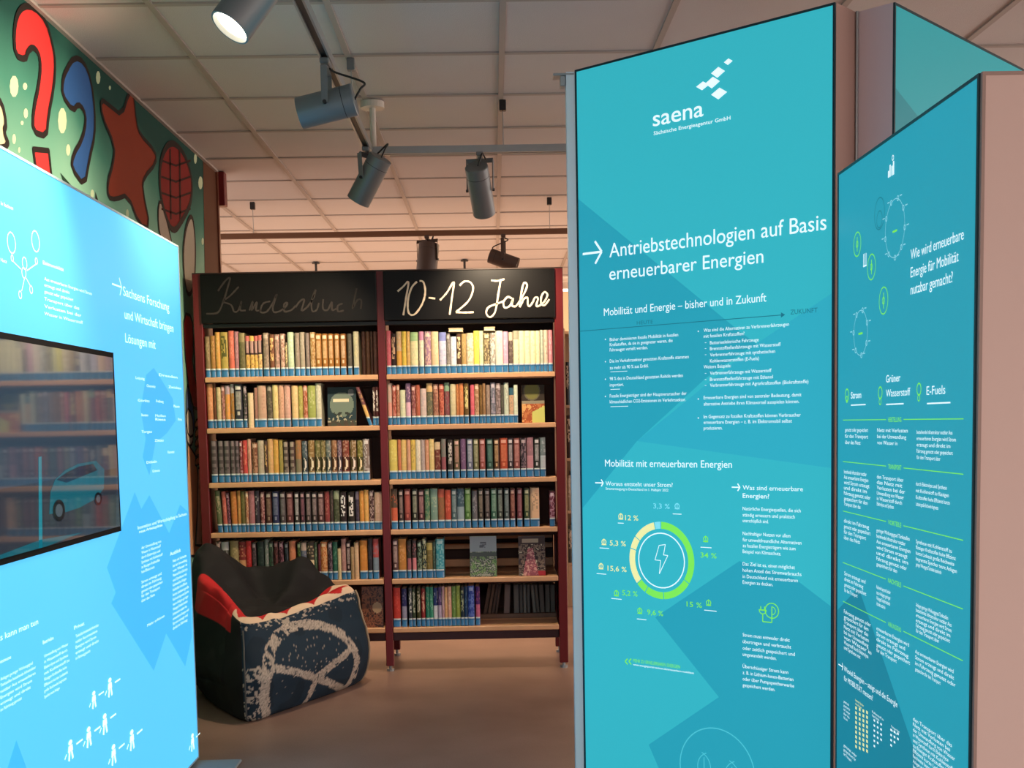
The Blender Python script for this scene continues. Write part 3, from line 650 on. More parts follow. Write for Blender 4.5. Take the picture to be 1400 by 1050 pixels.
# ---------------------------------------------------------------- second bookcase seen through the gap
Y2 = 8.5
x2 = onY(772, 700, Y2).x
b2 = thing('bookcase', (x2+.5, Y2+.2, 0), 'distant wooden bookcase in the gap between red upright and teal panel', 'bookcase')
m_tan = mat('tan_board', rgb(176, 142, 112), .6, noise=.15, nscale=10)
for xx in (x2-.005, x2+.9):
    MB().bbox((xx, Y2, 0), (xx+.025, Y2+.35, 1.95), .003).build('side_panel', m_tan, b2)
zr = onY(778, 770, Y2).z
MB().box((x2+.02, Y2+.33, 0), (x2+.9, Y2+.345, 1.95)).build('back_panel', m_tan, b2)
MB().bbox((x2+.02, Y2+.002, .0), (x2+.9, Y2+.02, zr-.02), .002).build('base_panel', m_tan, b2)
zs2 = [zr, zr+.37, zr+.74, zr+1.11]
for z in zs2+[1.93]:
    MB().bbox((x2+.02, Y2, z-.02), (x2+.9, Y2+.33, z), .002).build('shelf', m_tan, b2)
rb = random.Random(5)
for si, z in enumerate(zs2):
    xx = x2+.024
    for k in range(7):
        wdt = rb.uniform(.02, .036); c = rb.choice([(44, 36, 34), (58, 44, 40), (34, 34, 36), (150, 130, 110), (90, 60, 50), (70, 70, 64)])
        t = make_book(xx, xx+wdt, z+.0005, z+rb.uniform(.24, .3), rgb(*c), rgb(190, 170, 150), 't',
                      'dark book, %s from left, %s shelf from floor of the distant bookcase' % (ORD[k], ORD[si]), False, y=Y2+.03, group='books of the distant bookcase')
        xx += wdt+.001

# ---------------------------------------------------------------- beanbag
def beanbag():
    cols = [ # floor xy, bulge xy, rim xyz
     ((-1.115,5.29),(-1.12,5.30),(-1.15,5.45,.440)), ((-1.01,5.45),(-.965,5.46),(-1.06,5.60,.435)), ((-.90,5.66),(-.845,5.67),(-.95,5.76,.440)),
     ((-.79,5.88),(-.725,5.88),(-.82,5.93,.470)), ((-.70,6.10),(-.655,6.08),(-.73,6.07,.490)), ((-.78,6.22),(-.74,6.25),(-.82,6.20,.500)),
     ((-.95,6.26),(-.95,6.31),(-.97,6.20,.625)), ((-1.13,6.26),(-1.13,6.32),(-1.11,6.20,.590)), ((-1.33,6.24),(-1.36,6.29),(-1.28,6.18,.590)),
     ((-1.48,6.05),(-1.53,6.08),(-1.455,6.02,.720)), ((-1.42,5.80),(-1.49,5.78),(-1.42,5.76,.590)), ((-1.27,5.50),(-1.32,5.50),(-1.29,5.58,.545))]
    cen = Vector((-1.10, 5.90, .40)); n = len(cols); rings = []
    fc = Vector((-1.08, 5.85, 0))
    R = [[] for _ in range(9)]
    for f, b, r in cols:
        F3 = Vector((f[0], f[1], 0)); B3 = Vector((b[0], b[1], .20)); R3 = Vector(r)
        R[0].append(F3.lerp(fc, .35)+Vector((0, 0, .002))); R[1].append(F3.lerp(fc, .04)+Vector((0, 0, .004)))
        R[2].append(F3.lerp(B3, .7)+Vector((0, 0, -.05))); R[3].append(B3)
        R[4].append(B3.lerp(R3, .55)+(B3-fc).normalized()*.012*0+Vector((0, 0, .02)))
        R[5].append(R3.lerp(Vector((b[0], b[1], R3.z)), .18)+Vector((0, 0, -.025)))
        inn = Vector((cen.x, cen.y, R3.z))
        R[6].append(R3.lerp(inn, .10)+Vector((0, 0, .005)))
        R[7].append(R3.lerp(inn, .42)+Vector((0, 0, -.06 if R3.z < .52 else -.10)))
        R[8].append(R3.lerp(cen, .82))
    NU, NV = 456, 22
    def cr4(p0, p1, p2, p3, t): return .5*((2*p1)+(-p0+p2)*t+(2*p0-5*p1+4*p2-p3)*t*t+(-p0+3*p1-3*p2+p3)*t**3)
    dense = []
    for rg in R:
        row = []
        for k in range(NU):
            s = k*n/NU; i = int(s); row.append(cr4(rg[(i-1) % n], rg[i], rg[(i+1) % n], rg[(i+2) % n], s-i))
        dense.append(row)
    from mathutils import noise
    grid = []; vv = []
    for a in range(len(R)-1):
        for q in range(NV if a < len(R)-2 else NV+1):
            t = q/NV; row = []
            for k in range(NU):
                p = cr4(dense[max(a-1, 0)][k], dense[a][k], dense[a+1][k], dense[min(a+2, len(R)-1)][k], t)
                row.append(p)
            grid.append(row); vv.append(a+t)
    vs = []; par = []
    for row, v in zip(grid, vv):
        for k, p in enumerate(row):
            s = k*n/NU
            d = Vector((p.x-cen.x, p.y-cen.y, (p.z-.25)*1.2)); d.normalize()
            amp = .010 if v < 5 else .022
            w_ = noise.noise(Vector((p.x*4, p.y*4, p.z*7)))*amp + noise.noise(Vector((p.x*11, p.y*11, p.z*22)))*amp*.35
            # radial folds gathered at the rim
            w_ += .008*math.sin(s*7.5+noise.noise(p*5)*4)*max(0, 1-abs(v-5.4)/1.5)
            if s > 4.6 and s < 11.4 and v > 2.5:   # big sagging folds in the backrest
                rg_ = 1-abs(noise.noise(Vector((p.x*3.2+1, p.y*3.2, p.z*4.5))))*2.2
                w_ += .030*(rg_-.6)
            if v < 1.2: w_ = 0
            p = p + d*w_
            p.z = max(p.z, .002)
            vs.append(p); par.append((s, v))
    nr = len(grid); faces = []
    A = Vector((-1.115, 5.27)); U = Vector((.447, .894))
    red = rgb(190, 34, 38); cream = rgb(226, 196, 168); navy = rgb(26, 46, 62); blk = rgb(24, 23, 25); wht = rgb(200, 184, 168)
    def seg(px, pz, a, b):
        ax, az = a; bx, bz = b; dx, dz = bx-ax, bz-az; t = max(0, min(1, ((px-ax)*dx+(pz-az)*dz)/(dx*dx+dz*dz)))
        return math.hypot(px-ax-t*dx, pz-az-t*dz)
    def colour(p, s, v):
        l = (Vector((p.x, p.y))-A).dot(U); z = p.z
        nn = noise.noise(p*16); n2 = noise.noise(p*60); n3 = noise.noise(p*9+Vector((5, 5, 5))); n4 = noise.noise(p*150)
        front = (s <= 4.15 or s >= 11.93) and v < 5.15
        if front:
            c = mixc(navy, (0, 0, 0), .25) if n3 > .25 else navy
            e = math.hypot((l-.44)/.375, (z-.115)/.28)
            sign = abs(e-.91) < .078+.02*nn
            wob = .012*nn
            for a_, b_, wd in (((.45,.125),(.02,.275),.018),((.45,.125),(.76,.22),.018),((.45,.125),(.72,.01),.018),((.45,.125),(.41,-.05),.022)):
                if seg(l, z, a_, b_) < wd+wob*.5 and e < .92: sign = True
            if sign and n2 < .46 and nn+n2*.5 < .50: return mixc(wht, navy, max(0, min(.7, .25+n4*.7)))
            # cracked white paint: lower left corner, rim and specks
            if l < .13 and z < .24 and n2*1.2+.3*nn+.5*n4 > .12+l*1.4: return mixc(wht, navy, .25)
            if v > 4.55 and n2+.5*nn > .28-(v-4.55)*.15: return mixc(wht, navy, .3)
            if e < .75 and .15 < z < .36 and n4+.4*n2 > .52: return mixc(wht, navy, .35)
            if n4+.3*n2 > .72: return mixc(wht, navy, .5)
            return c
        if (s <= 4.9 or s >= 11.6) and v < 6.55:      # cream and red scallops on the rim
            ss = s if s < 6 else s-12
            if v < 5.15: return blk
            ph = (ss*1.15+.2) % 1; edge = 5.3+.95*max(0, 1-abs(ph-.5)*2.0)**.8
            if ss > 3.6: edge += .2
            return cream if v < edge else mixc(red, blk, .25 if nn > .2 else 0)
        if 9.9 < s < 11.7 and 4.05 < v < 6.8:
            return red
        if 11.6 <= s and v < 5.15: return navy if v > 3 else blk
        return blk if n3 < .2 else rgb(31, 30, 32)
    cl = []
    for a in range(nr-1):
        for k in range(NU):
            k2 = (k+1) % NU; faces.append((a*NU+k, a*NU+k2, (a+1)*NU+k2, (a+1)*NU+k))
    vs.append(Vector((fc.x, fc.y, .002))); par.append((0, 0)); ib = len(vs)-1
    ct = sum((vs[(nr-1)*NU+k] for k in range(NU)), Vector())/NU; vs.append(ct); par.append((6, 9)); it = len(vs)-1
    for k in range(NU):
        k2 = (k+1) % NU; faces.append((ib, k2, k)); faces.append((it, (nr-1)*NU+k, (nr-1)*NU+k2))
    me = bpy.data.meshes.new('body'); me.from_pydata([tuple(p) for p in vs], [], faces)
    at = me.color_attributes.new('Col', 'FLOAT_COLOR', 'POINT')
    buf = []
    for p, (s, v) in zip(vs, par):
        c = colour(p, s, v); buf += [*c, 1]
    at.data.foreach_set('color', buf)
    me.polygons.foreach_set('use_smooth', [True]*len(me.polygons)); me.update()
    me.materials.append(attr_mat('beanbag_fabric', .75, .25, bump=.12, bscale=400))
    root = thing('beanbag', (-1.1, 5.85, 0), 'black, red and navy beanbag with a worn white peace sign', 'beanbag')
    ob = bpy.data.objects.new('body', me); C.objects.link(ob); ob.parent = root; ob.matrix_parent_inverse = WORLD(root).inverted()
    # piping cord up the right-hand seam of the front panel
    kk = round(4.2*NU/n)
    pts = [vs[a*NU+kk]+Vector((.006, .0, 0)) for a in range(NV, int(5.2*NV), 3)]
    MB().tube(pts, .006, 8).build('piping_cord', mat('cord_beige', rgb(170, 150, 126), .8), root, True)
    kk = 0
    pts = [vs[a*NU+kk]+Vector((.0, -.004, 0)) for a in range(NV, int(4.6*NV), 3)]
    MB().tube(pts, .004, 8).build('seam', mat('seam_grey', rgb(84, 84, 84), .8), root, True)
beanbag()

# ---------------------------------------------------------------- display panels
def fabric(name, col, em, dif=.45, rough=.5):
    M = mat(name, tuple(c*dif for c in col), rough, emit=em, ecol=col, spec=.35)
    return M
class Panel:
    def __init__(s, name, label, P0, P1, ztop, cols, em, frame_m, thick=.06, zbot=.03, cat='display panel', fcol=None):
        """P0,P1: left and right end (as seen) on the floor plan"""
        s.P0 = Vector((P0[0], P0[1], 0)); s.P1 = Vector((P1[0], P1[1], 0)); s.d = (s.P1-s.P0).normalized(); s.L = (s.P1-s.P0).length
        s.n = Vector((s.d.y, -s.d.x, 0))
        if (CAM-s.P0).dot(s.n) < 0: s.n = -s.n
        s.zt = ztop; s.zb = zbot
        s.root = thing(name, tuple(s.P0), label, cat)
        s.em = em
        s.mf = fabric(name+'_face_%d' % len(MATS), cols, em, .45 if em else 1.0, .5 if em else .85)
        # face sheet
        s.quad('printed_fabric', .006, .006, s.L-.006, zbot+.006, ztop-.006, s.mf, .0)
        mb = MB(); e = .007
        for (ua, ub, za, zc) in ((0, e, zbot, ztop), (s.L-e, s.L, zbot, ztop), (e, s.L-e, ztop-e, ztop), (e, s.L-e, zbot, zbot+e)):
            s.slab(mb, ua, ub, za, zc, .002, -thick)
        mb.build('frame', frame_m, s.root)
        mb = MB(); s.slab(mb, e, s.L-e, zbot+e, ztop-e, -.004, -thick+.002); mb.build('backing', fcol or m_beige, s.root)
    def pt(s, u, z, o=0): return s.P0 + s.d*u + s.n*o + Vector((0, 0, z))
    def slab(s, mb, ua, ub, za, zc, oa, ob):
        vs = [s.pt(ua, za, oa), s.pt(ub, za, oa), s.pt(ub, zc, oa), s.pt(ua, zc, oa), s.pt(ua, za, ob), s.pt(ub, za, ob), s.pt(ub, zc, ob), s.pt(ua, zc, ob)]
        mb.add(vs, [(0,1,2,3),(5,4,7,6),(1,5,6,2),(4,0,3,7),(3,2,6,7),(4,5,1,0)])
    def quad(s, nm, o, ua, ub, za, zc, m, oo):
        mb = MB(); s.slab(mb, ua, ub, za, zc, oo, oo-.004); return mb.build(nm, m, s.root)
    def uv(s, x, y):
        p = onP(x, y, s.P0, s.n); return ((p-s.P0).dot(s.d), p.z)
    def polyuv(s, mb, pts, o):
        pts = [s.pt(u, z, o) for u, z in pts]
        n = len(mb.v)
        if len(pts) <= 4:
            mb.add(pts, [tuple(range(len(pts)))]); return
        q = [((p-s.P0).dot(s.d), p.z) for p in pts]
        mb.add(pts, [tuple(t) for t in tessellate_polygon([[Vector((a, b, 0)) for a, b in q]])])
    def poly(s, pts, m, name='printed_shape', o=.0006):
        lo_u, hi_u = .008, s.L-.008
        q = [s.uv(*p) for p in pts]; q = [(min(max(u, lo_u), hi_u), min(max(z, s.zb+.008), s.zt-.008)) for u, z in q]
        mb = MB(); s.polyuv(mb, q, o); return mb.build(name, m, s.root)
    def line(s, mb, a, b, wpx, o=.0012):
        (u0_, z0), (u1_, z1) = s.uv(*a), s.uv(*b); s.lineuv(mb, (u0_, z0), (u1_, z1), wpx*s.mpp(*a)/2, o)
    def mpp(s, x, y): return (onP(x, y, s.P0, s.n)-CAM).dot(fw)/F
    def lineuv(s, mb, a, b, w, o=.0012):
        d = Vector((b[0]-a[0], b[1]-a[1])); 
        if d.length < 1e-6: return
        d.normalize(); q = Vector((-d.y, d.x))*w
        s.polyuv(mb, [(a[0]-q.x, a[1]-q.y), (b[0]-q.x, b[1]-q.y), (b[0]+q.x, b[1]+q.y), (a[0]+q.x, a[1]+q.y)], o)
    def ring(s, mb, c, ru, w, a0=0, a1=360, o=.0012, n=40):
        for k in range(n):
            t0 = math.radians(a0+(a1-a0)*k/n); t1 = math.radians(a0+(a1-a0)*(k+1)/n)
            f = lambda t, r: (c[0]+r*math.sin(t), c[1]+r*math.cos(t))
            s.polyuv(mb, [f(t0, ru), f(t1, ru), f(t1, ru-w), f(t0, ru-w)], o)

TXT = []   # queued text: panel, string, pixel start, pixel end x, cap px, material, part name, bold
def text(P, st, x0, y0, x1, cap, m, part='lettering', bold=0, o=.0014):
    TXT.append((P, st, x0, y0, x1, cap, m, part, bold, o))
def arrow(P, x0, y0, x1, w, hw, m, name='printed_arrow'):
    mb = MB(); (ua, za) = P.uv(x0, y0); ub = P.uv(x1, y0)[0]; k = P.mpp(x0, y0); W = w*k/2; H = hw*k
    P.lineuv(mb, (ua, za), (ub-W, za), W); P.lineuv(mb, (ub-H*.75, za+H), (ub, za), W, .0013); P.lineuv(mb, (ub-H*.75, za-H), (ub, za), W, .0014)
    return mb.build(name, m, P.root)

E_A, E_D = .72, 1.0
def pm(name, col, em): return mat(name, tuple(c*.6 for c in rgb(*col)), .6, emit=em, ecol=rgb(*col))
w_A = pm('print_white_teal', (236, 250, 252), .85); w_D = pm('print_white_blue', (225, 252, 255), 1.05)
g_A = pm('print_green', (128, 232, 80), .8); y_A = pm('print_yellow', (240, 232, 160), .85); lb_A = pm('print_light_blue', (130, 220, 235), .8)
dk_A = pm('print_dark_teal', (28, 128, 148), .55); ol_A = pm('print_outline_teal', (80, 200, 214), .7)

# panel A: 2.5 m, diagonal
ZA = 2.5
pA0 = onZ(786, 96, ZA); pA1 = onZ(1142, 3, ZA)
A = Panel('display_panel', 'tall teal backlit display panel headed Antriebstechnologien auf Basis erneuerbarer Energien', pA0, pA1, ZA, rgb(56, 190, 204), E_A, m_frame)
# panel C: 2 m, runs along the depth axis from A's near edge towards the camera
ZC = 2.0
pC0 = onZ(1146, 237, ZC); pC1 = onZ(1339, 100, ZC)
Cp = Panel('display_panel', 'lower narrow teal display panel asking Wie wird erneuerbare Energie für Mobilität nutzbar gemacht', pC0, pC1, ZC, rgb(44, 168, 190), E_A*.92, m_frame)
# panel B: behind, 2.5 m diagonal going away to the right
pB0 = onZ(1223, 3, ZA); pB1 = onZ(1400, 95, ZA)
B = Panel('display_panel', 'tall teal display panel without text at the upper right, behind the lower panel', pB0, pB1, ZA, rgb(38, 160, 168), E_A*.8, m_frame)
# panel E: beige panel at right
pE1 = Vector((pC1.x+1.0, pC1.y-.011, 0))
Ep = Panel('display_panel', 'plain beige pink panel at the right edge of the picture', (pC1.x+.0015, pC1.y-.011, 0), pE1, ZC, rgb(204, 178, 170), 0, mat('beige_frame', rgb(150, 126, 118), .5), thick=.008)
# corner column between A and B
pR = onZ(1175, 12, ZA)
col_ = thing('corner_column', tuple(Vector((pR.x, pR.y, 0))), 'beige grey folded column between the two tall teal panels', 'column')
mb = MB(); a_ = Vector((pA1.x+.004, pA1.y+.004, 0)); c_ = Vector((pR.x, pR.y+.03, 0)); b_ = Vector((pB0.x-.004, pB0.y+.002, 0)); bk = Vector((pR.x+.01, pR.y+.16, 0))
def wallseg(p, q, nm, m):
    d = (q-p).normalized(); n_ = Vector((-d.y, d.x, 0))*.012
    vs = [p, q, q+n_, p+n_]; vs = [Vector((v.x, v.y, .03)) for v in vs]+[Vector((v.x, v.y, ZA)) for v in vs]
    MB().add(vs, [(3,2,1,0),(4,5,6,7),(0,1,5,4),(1,2,6,5),(2,3,7,6),(3,0,4,7)]).build(nm, m, col_)
wallseg(a_, c_, 'side_panel', mat('col_beige', rgb(170, 140, 132), .8)); wallseg(c_, b_, 'side_panel', mat('col_pale', rgb(205, 188, 194), .7))
mb = MB(); mb.tube([(c_.x, c_.y-.008, .03), (c_.x, c_.y-.008, ZA)], .004, 8).build('joint_strip', m_alu, col_)
# silver post at the left edge of A
pp = MB()
ex = Vector((pA0.x, pA0.y, 0))-A.d*.0
for zz0, zz1, wd in ((.0, ZA-.005, .030),):
    vs = [ex-A.d*.001, ex-A.d*.001-Vector((wd, 0, 0)), ex-A.d*.001-Vector((wd, 0, 0))+Vector((0, .05, 0)), ex-A.d*.001+Vector((0.0, .05, 0))]
    vv_ = [v+Vector((0, 0, zz0)) for v in vs]+[v+Vector((0, 0, zz1)) for v in vs]
    pp.add(vv_, [(0,1,2,3),(7,6,5,4),(0,4,5,1),(1,5,6,2),(2,6,7,3),(3,7,4,0)])
pp.build('edge_profile', mat('pale_aluminium', rgb(226, 238, 243), .4, metal=.1, emit=0), A.root)
MB().bbox((ex.x-.075, ex.y, ZA-.016), (ex.x-.002, ex.y+.06, ZA-.008), .002).bbox((ex.x-.05, ex.y+.005, ZA-.05), (ex.x-.033, ex.y+.05, ZA-.016), .002).build('top_bracket', m_alu, A.root)
MB().bbox((ex.x-.1, ex.y-.02, 0), (ex.x+.1, ex.y+.12, .028), .003).build('foot_plate', m_alu, A.root)
for P_ in (Cp, B, Ep):
    q = P_.pt(P_.L*.5, 0, -.03)
    MB().bbox((q.x-.08, q.y-.08, 0), (q.x+.08, q.y+.08, .029), .003).build('foot_plate', m_alu, P_.root)

# panel D left
eD = onZ(272, 1046, 0.0); XD = eD.x
zD = onX(247, 338, XD).z; yD = onX(260, 700, XD).y
D = Panel('display_panel', 'light blue backlit display panel with built-in screen at the left', (XD, 2.0, 0), (XD, eD.y, 0), zD, rgb(84, 196, 250), E_D, mat('pale_frame', rgb(170, 200, 214), .4, metal=.3))
MB().bbox((XD-.10, eD.y-.16, 0), (XD+.16, eD.y+.03, .012), .003).build('foot_plate', mat('grey_plate', rgb(140, 146, 150), .5), D.root)
MB().bbox((XD-.055, eD.y-.5, .0), (XD-.01, eD.y-.3, .03), .003).build('foot_block', m_alu, D.root)

# print A
mA2 = fabric('print_teal_shade', rgb(42, 168, 190), E_A); mA3 = fabric('print_teal_light', rgb(64, 198, 218), E_A)
A.poly([(780, 274), (1010, 452), (1034, 470), (965, 517), (871, 603), (780, 694)], mA2)
A.poly([(1011, 767), (896, 844), (983, 953), (887, 1018), (905, 1060), (1150, 1060), (1150, 830), (1085, 790)], mA2)
A.poly([(1034, 470), (1150, 400), (1150, 640), (871, 603)], fabric('print_teal_mid', rgb(50, 180, 202), E_A), o=.0004)
Cp.poly([(1140, 832), (1174, 803), (1262, 1060), (1140, 1060)], fabric('print_teal_c', rgb(32, 142, 166), E_A*.85))
B.poly([(1215, 116), (1268, 176), (1250, 230), (1215, 230)], fabric('print_teal_b', rgb(30, 138, 148), E_A*.75))
# logo
for (x, y, a, c) in [(996, 84.5, 6, 4.5), (982, 99, 9.5, 7.5), (974.5, 113, 10, 8), (961, 117.5, 9, 6), (983.5, 128, 11, 8)]:
    A.poly([(x-a, y+a*.15), (x+a*.05, y-c), (x+a, y-a*.2), (x-a*.1, y+c)], w_A, 'logo_tile', .0014+.00008*y/50)
text(A, 'saena', 893, 173, 962, 22, w_A, 'logo_lettering', .03)
text(A, 'Sächsische Energieagentur GmbH', 894, 185, 999, 5.2, w_A, 'logo_lettering', .02)
text(A, 'Antriebstechnologien auf Basis', 833.5, 352, 1130, 19.5, w_A, 'headline', .008)
text(A, 'erneuerbarer Energien', 833.5, 383, 1044, 18, w_A, 'headline', .008)
arrow(A, 797, 347.5, 823, 3.0, 15, w_A)
text(A, 'Mobilität und Energie – bisher und in Zukunft', 826, 432, 1048, 10.5, w_A, 'subheading', .006)
mb = MB(); A.lineuv(mb, A.uv(792, 453), (A.uv(1068, 426)[0], A.uv(792, 453)[1]), .0012); 
u_, z_ = A.uv(1068, 426)[0], A.uv(792, 453)[1]; A.polyuv(mb, [(u_, z_-.008), (u_+.014, z_), (u_, z_+.008)], .0012)
mb.build('timeline', dk_A, A.root)
text(A, 'HEUTE', 871, 444, 893, 5, dk_A, 'timeline_lettering'); text(A, 'ZUKUNFT', 1081, 430, 1118, 6.5, dk_A, 'timeline_lettering')
def lines(P, L, cap, m, part):
    for st, x0, y0, x1 in L: text(P, st, x0, y0, x1, cap, m, part, .012)
lines(A, [('Bisher dominieren fossile Mobilität in fossilen', 834, 466.5, 927.6), ('Kraftstoffen, da sie in geeigneter waren, die', 834, 473.5, 920), ('Fahrzeugen verteilt werden.', 834, 480.6, 886),
  ('Die im Verkehrssektor genutzten Kraftstoffe stammen', 834, 496, 942), ('zu mehr als 90 % aus Erdöl.', 834, 505, 887), ('98 % des in Deutschland genutzten Rohöls werden', 834, 520, 934), ('importiert.', 834, 528.5, 853),
  ('Fossile Energieträger sind der Hauptverursacher der', 834, 543.5, 939), ('klimaschädlichen CO2-Emissionen im Verkehrssektor.', 834, 551.5, 938)], 4.6, w_A, 'paragraph')
lines(A, [('Was sind die Alternativen zu Verbrennerfahrzeugen', 962.4, 454, 1079), ('mit fossilen Kraftstoffen?', 962.4, 462, 1018), ('Batterieelektrische Fahrzeuge', 971, 471, 1037.6), ('Brennstoffzellenfahrzeuge mit Wasserstoff', 971, 479, 1067.6),
  ('Verbrennerfahrzeuge mit synthetischen', 971, 487.5, 1060), ('Kohlenwasserstoffen (E-Fuels)', 971, 495.8, 1038), ('Weitere Beispiele:', 962.4, 504, 999.8), ('Verbrennerfahrzeuge mit Wasserstoff', 971, 512.5, 1055), ('Brennstoffzellenfahrzeuge mit Ethanol', 971, 521, 1057), ('Verbrennerfahrzeuge mit Agrarkraftstoffen (Biokraftstoffe)', 971, 529, 1105.5),
  ('Erneuerbare Energien sind von zentraler Bedeutung, damit', 962.4, 546, 1096), ('alternative Antriebe ihren Klimavorteil ausspielen können.', 962.4, 554.5, 1093), ('Im Gegensatz zu fossilen Kraftstoffen können Verbraucher', 962.4, 572, 1095), ('erneuerbare Energien – z. B. im Elektromobil selbst', 962.4, 579.6, 1083), ('produzieren.', 962.4, 587.5, 988)], 4.8, w_A, 'paragraph')
mb = MB()
for x, y in [(828, 464), (828, 494.5), (828, 518.5), (828, 542), (955, 453), (955, 545.5), (955, 571.5)]:
    u, z = A.uv(x, y); A.polyuv(mb, [(u-.002, z-.002), (u+.002, z-.002), (u+.002, z+.002), (u-.002, z+.002)], .0013)
for x, y in [(965, 468.5), (965, 476.5), (965, 485), (965, 510.5), (965, 519), (965, 527)]:
    u, z = A.uv(x, y); A.polyuv(mb, [(u-.003, z-.0006), (u+.003, z-.0006), (u+.003, z+.0006), (u-.003, z+.0006)], .0013)
for x0_, x1_, y in [(835, 858, 508.5), (835, 848, 532.5), (835, 859, 556)]:
    A.lineuv(mb, A.uv(x0_, y), (A.uv(x1_, y)[0], A.uv(x0_, y)[1]), .0008)
mb.build('bullet', w_A, A.root)
text(A, 'Mobilität mit erneuerbaren Energien', 827.5, 637.7, 1001, 9.5, w_A, 'subheading', .004)
arrow(A, 814, 660, 825, 1.6, 4.6, w_A); text(A, 'Woraus entsteht unser Strom?', 828.4, 663.7, 920, 5.8, w_A, 'subheading', .03)
text(A, 'Stromerzeugung in Deutschland im 1. Halbjahr 2022', 828.4, 669.5, 914, 3.4, w_A, 'subheading', .012)
arrow(A, 1000.7, 666, 1012, 1.6, 5, w_A); text(A, 'Was sind erneuerbare', 1015.7, 669.5, 1098, 6.2, w_A, 'subheading', .03); text(A, 'Energien?', 1015.7, 680.5, 1052, 6.2, w_A, 'subheading', .03)
lines(A, [('Natürliche Energiequellen, die sich', 1015.7, 697.5, 1095), ('ständig erneuern und praktisch', 1015.7, 706, 1087), ('unerschöpflich sind.', 1015.7, 713.8, 1051),
  ('Nachhaltiger Nutzen vor allem', 1015.7, 731.5, 1081), ('für umweltfreundliche Alternativen', 1015.7, 740, 1096), ('zu fossilen Energieträgern wie zum', 1015.7, 748, 1088), ('Beispiel von Klimaschutz.', 1015.7, 756, 1068),
  ('Das Ziel ist es, einen möglichst', 1015.7, 773, 1087), ('hohen Anteil des Stromverbrauchs', 1015.7, 781.5, 1096), ('in Deutschland mit erneuerbaren', 1015.7, 790, 1091), ('Energien zu decken.', 1015.7, 798, 1057),
  ('Strom muss entweder direkt', 1015.7, 870, 1080), ('übertragen und verbraucht', 1015.7, 879, 1082), ('oder zeitlich gespeichert und', 1015.7, 888, 1087), ('umgewandelt werden.', 1015.7, 896.5, 1062),
  ('Überschüssiger Strom kann', 1015.7, 913, 1078), ('z. B. in Lithium-Ionen-Batterien', 1015.7, 921.5, 1085), ('oder über Pumpspeicherwerke', 1015.7, 930, 1086), ('gespeichert werden.', 1015.7, 938.5, 1060)], 4.9, w_A, 'paragraph')
# donut chart
cu, cz = A.uv(904.3, 766.3); Rr = 53.2*A.mpp(904, 766); Wd = 9.6*A.mpp(904, 766)
segs = [(0, 122, g_A), (123, 175, g_A), (176, 210, g_A), (211, 229, g_A), (230, 285, y_A), (286, 305, y_A), (306, 347, y_A), (348, 359, lb_A)]
for a0, a1, m_ in segs:
    mb = MB(); A.ring(mb, (cu, cz), Rr, Wd, a0+.5, a1, n=max(4, int((a1-a0)/6))); mb.build('chart_segment', m_, A.root)
mb = MB(); A.ring(mb, (cu, cz), Rr*.72, Rr*.028); mb.build('chart_ring', w_A, A.root)
mb = MB(); bolt = [(283,340),(303,337),(297,370),(311,372),(284,430),(288,388),(270,386)]
bp_ = [A.uv(780+x/2.333, 600+y/2.333) for x, y in bolt]
for i in range(len(bp_)): A.lineuv(mb, bp_[i], bp_[(i+1) % len(bp_)], .0011)
mb.build('bolt_icon', w_A, A.root)
for st, x0, y0, x1, c in [('3,3 %', 893.5, 695, 916, lb_A), ('12 %', 855, 711, 873, y_A), ('5,3 %', 834, 745.5, 856, y_A), ('15,6 %', 831, 780, 857, y_A), ('5,2 %', 851, 813.5, 872, g_A), ('9,6 %', 885, 840, 907, g_A), ('15 %', 939, 829, 960, g_A), ('34 %', 958, 762, 980, g_A)]:
    text(A, st, x0, y0, x1, 7, c, 'chart_lettering', .02)
mb = MB()
for x0_, x1_, y in [(920, 932, 702.5), (845, 853, 715), (820, 833, 749), (816, 829, 784), (836, 850, 818), (871, 884, 846), (963, 980, 834), (958, 973, 748)]:
    u, z = A.uv(x0_, y); A.lineuv(mb, (u, z), (A.uv(x1_, y)[0], z), .0011)
mb.build('underline', w_A, A.root)
for x, y, c in [(926, 692, lb_A), (849, 706, y_A), (826, 741, y_A), (822, 774, y_A), (843, 811, g_A), (875, 835, g_A), (969, 824, g_A), (965, 737, g_A)]:
    u, z = A.uv(x, y); k = A.mpp(x, y); mb = MB()
    A.ring(mb, (u, z), 4.2*k, 1.3*k, n=10); A.lineuv(mb, (u, z-4.5*k), (u, z+4.5*k), .6*k); A.lineuv(mb, (u-4*k, z-3.6*k), (u+4*k, z-3.6*k), .6*k, .0013)
    mb.build('chart_icon', c, A.root)
mb = MB()
u, z = A.uv(1055.5, 835); k = A.mpp(1055, 835); A.ring(mb, (u, z), 11*k, 1.3*k, n=24); A.lineuv(mb, (u, z-12*k), (u, z+6*k), .7*k); A.ring(mb, (u, z), 6*k, 1.0*k, 0, 180, n=10, o=.0013)
u2_, z2_ = A.uv(1043, 834); A.ring(mb, (u2_, z2_), 6*k, 1.2*k, 90, 270, n=12, o=.0014); A.lineuv(mb, (u2_-6*k, z2_), (u2_+6*k, z2_), .8*k, .0013); A.lineuv(mb, (u2_-3*k, z2_), (u2_-3*k, z2_+5*k), .7*k); A.lineuv(mb, (u2_+3*k, z2_), (u2_+3*k, z2_+5*k), .7*k)
A.lineuv(mb, (u2_, z2_-6*k), (u2_, z2_-16*k), .7*k); A.lineuv(mb, (u2_, z2_-16*k), (u, z2_-16*k), .7*k); A.lineuv(mb, (u, z2_-16*k), (u, z2_-10*k), .7*k)
mb.build('plug_leaf_icon', g_A, A.root)
mb = MB()
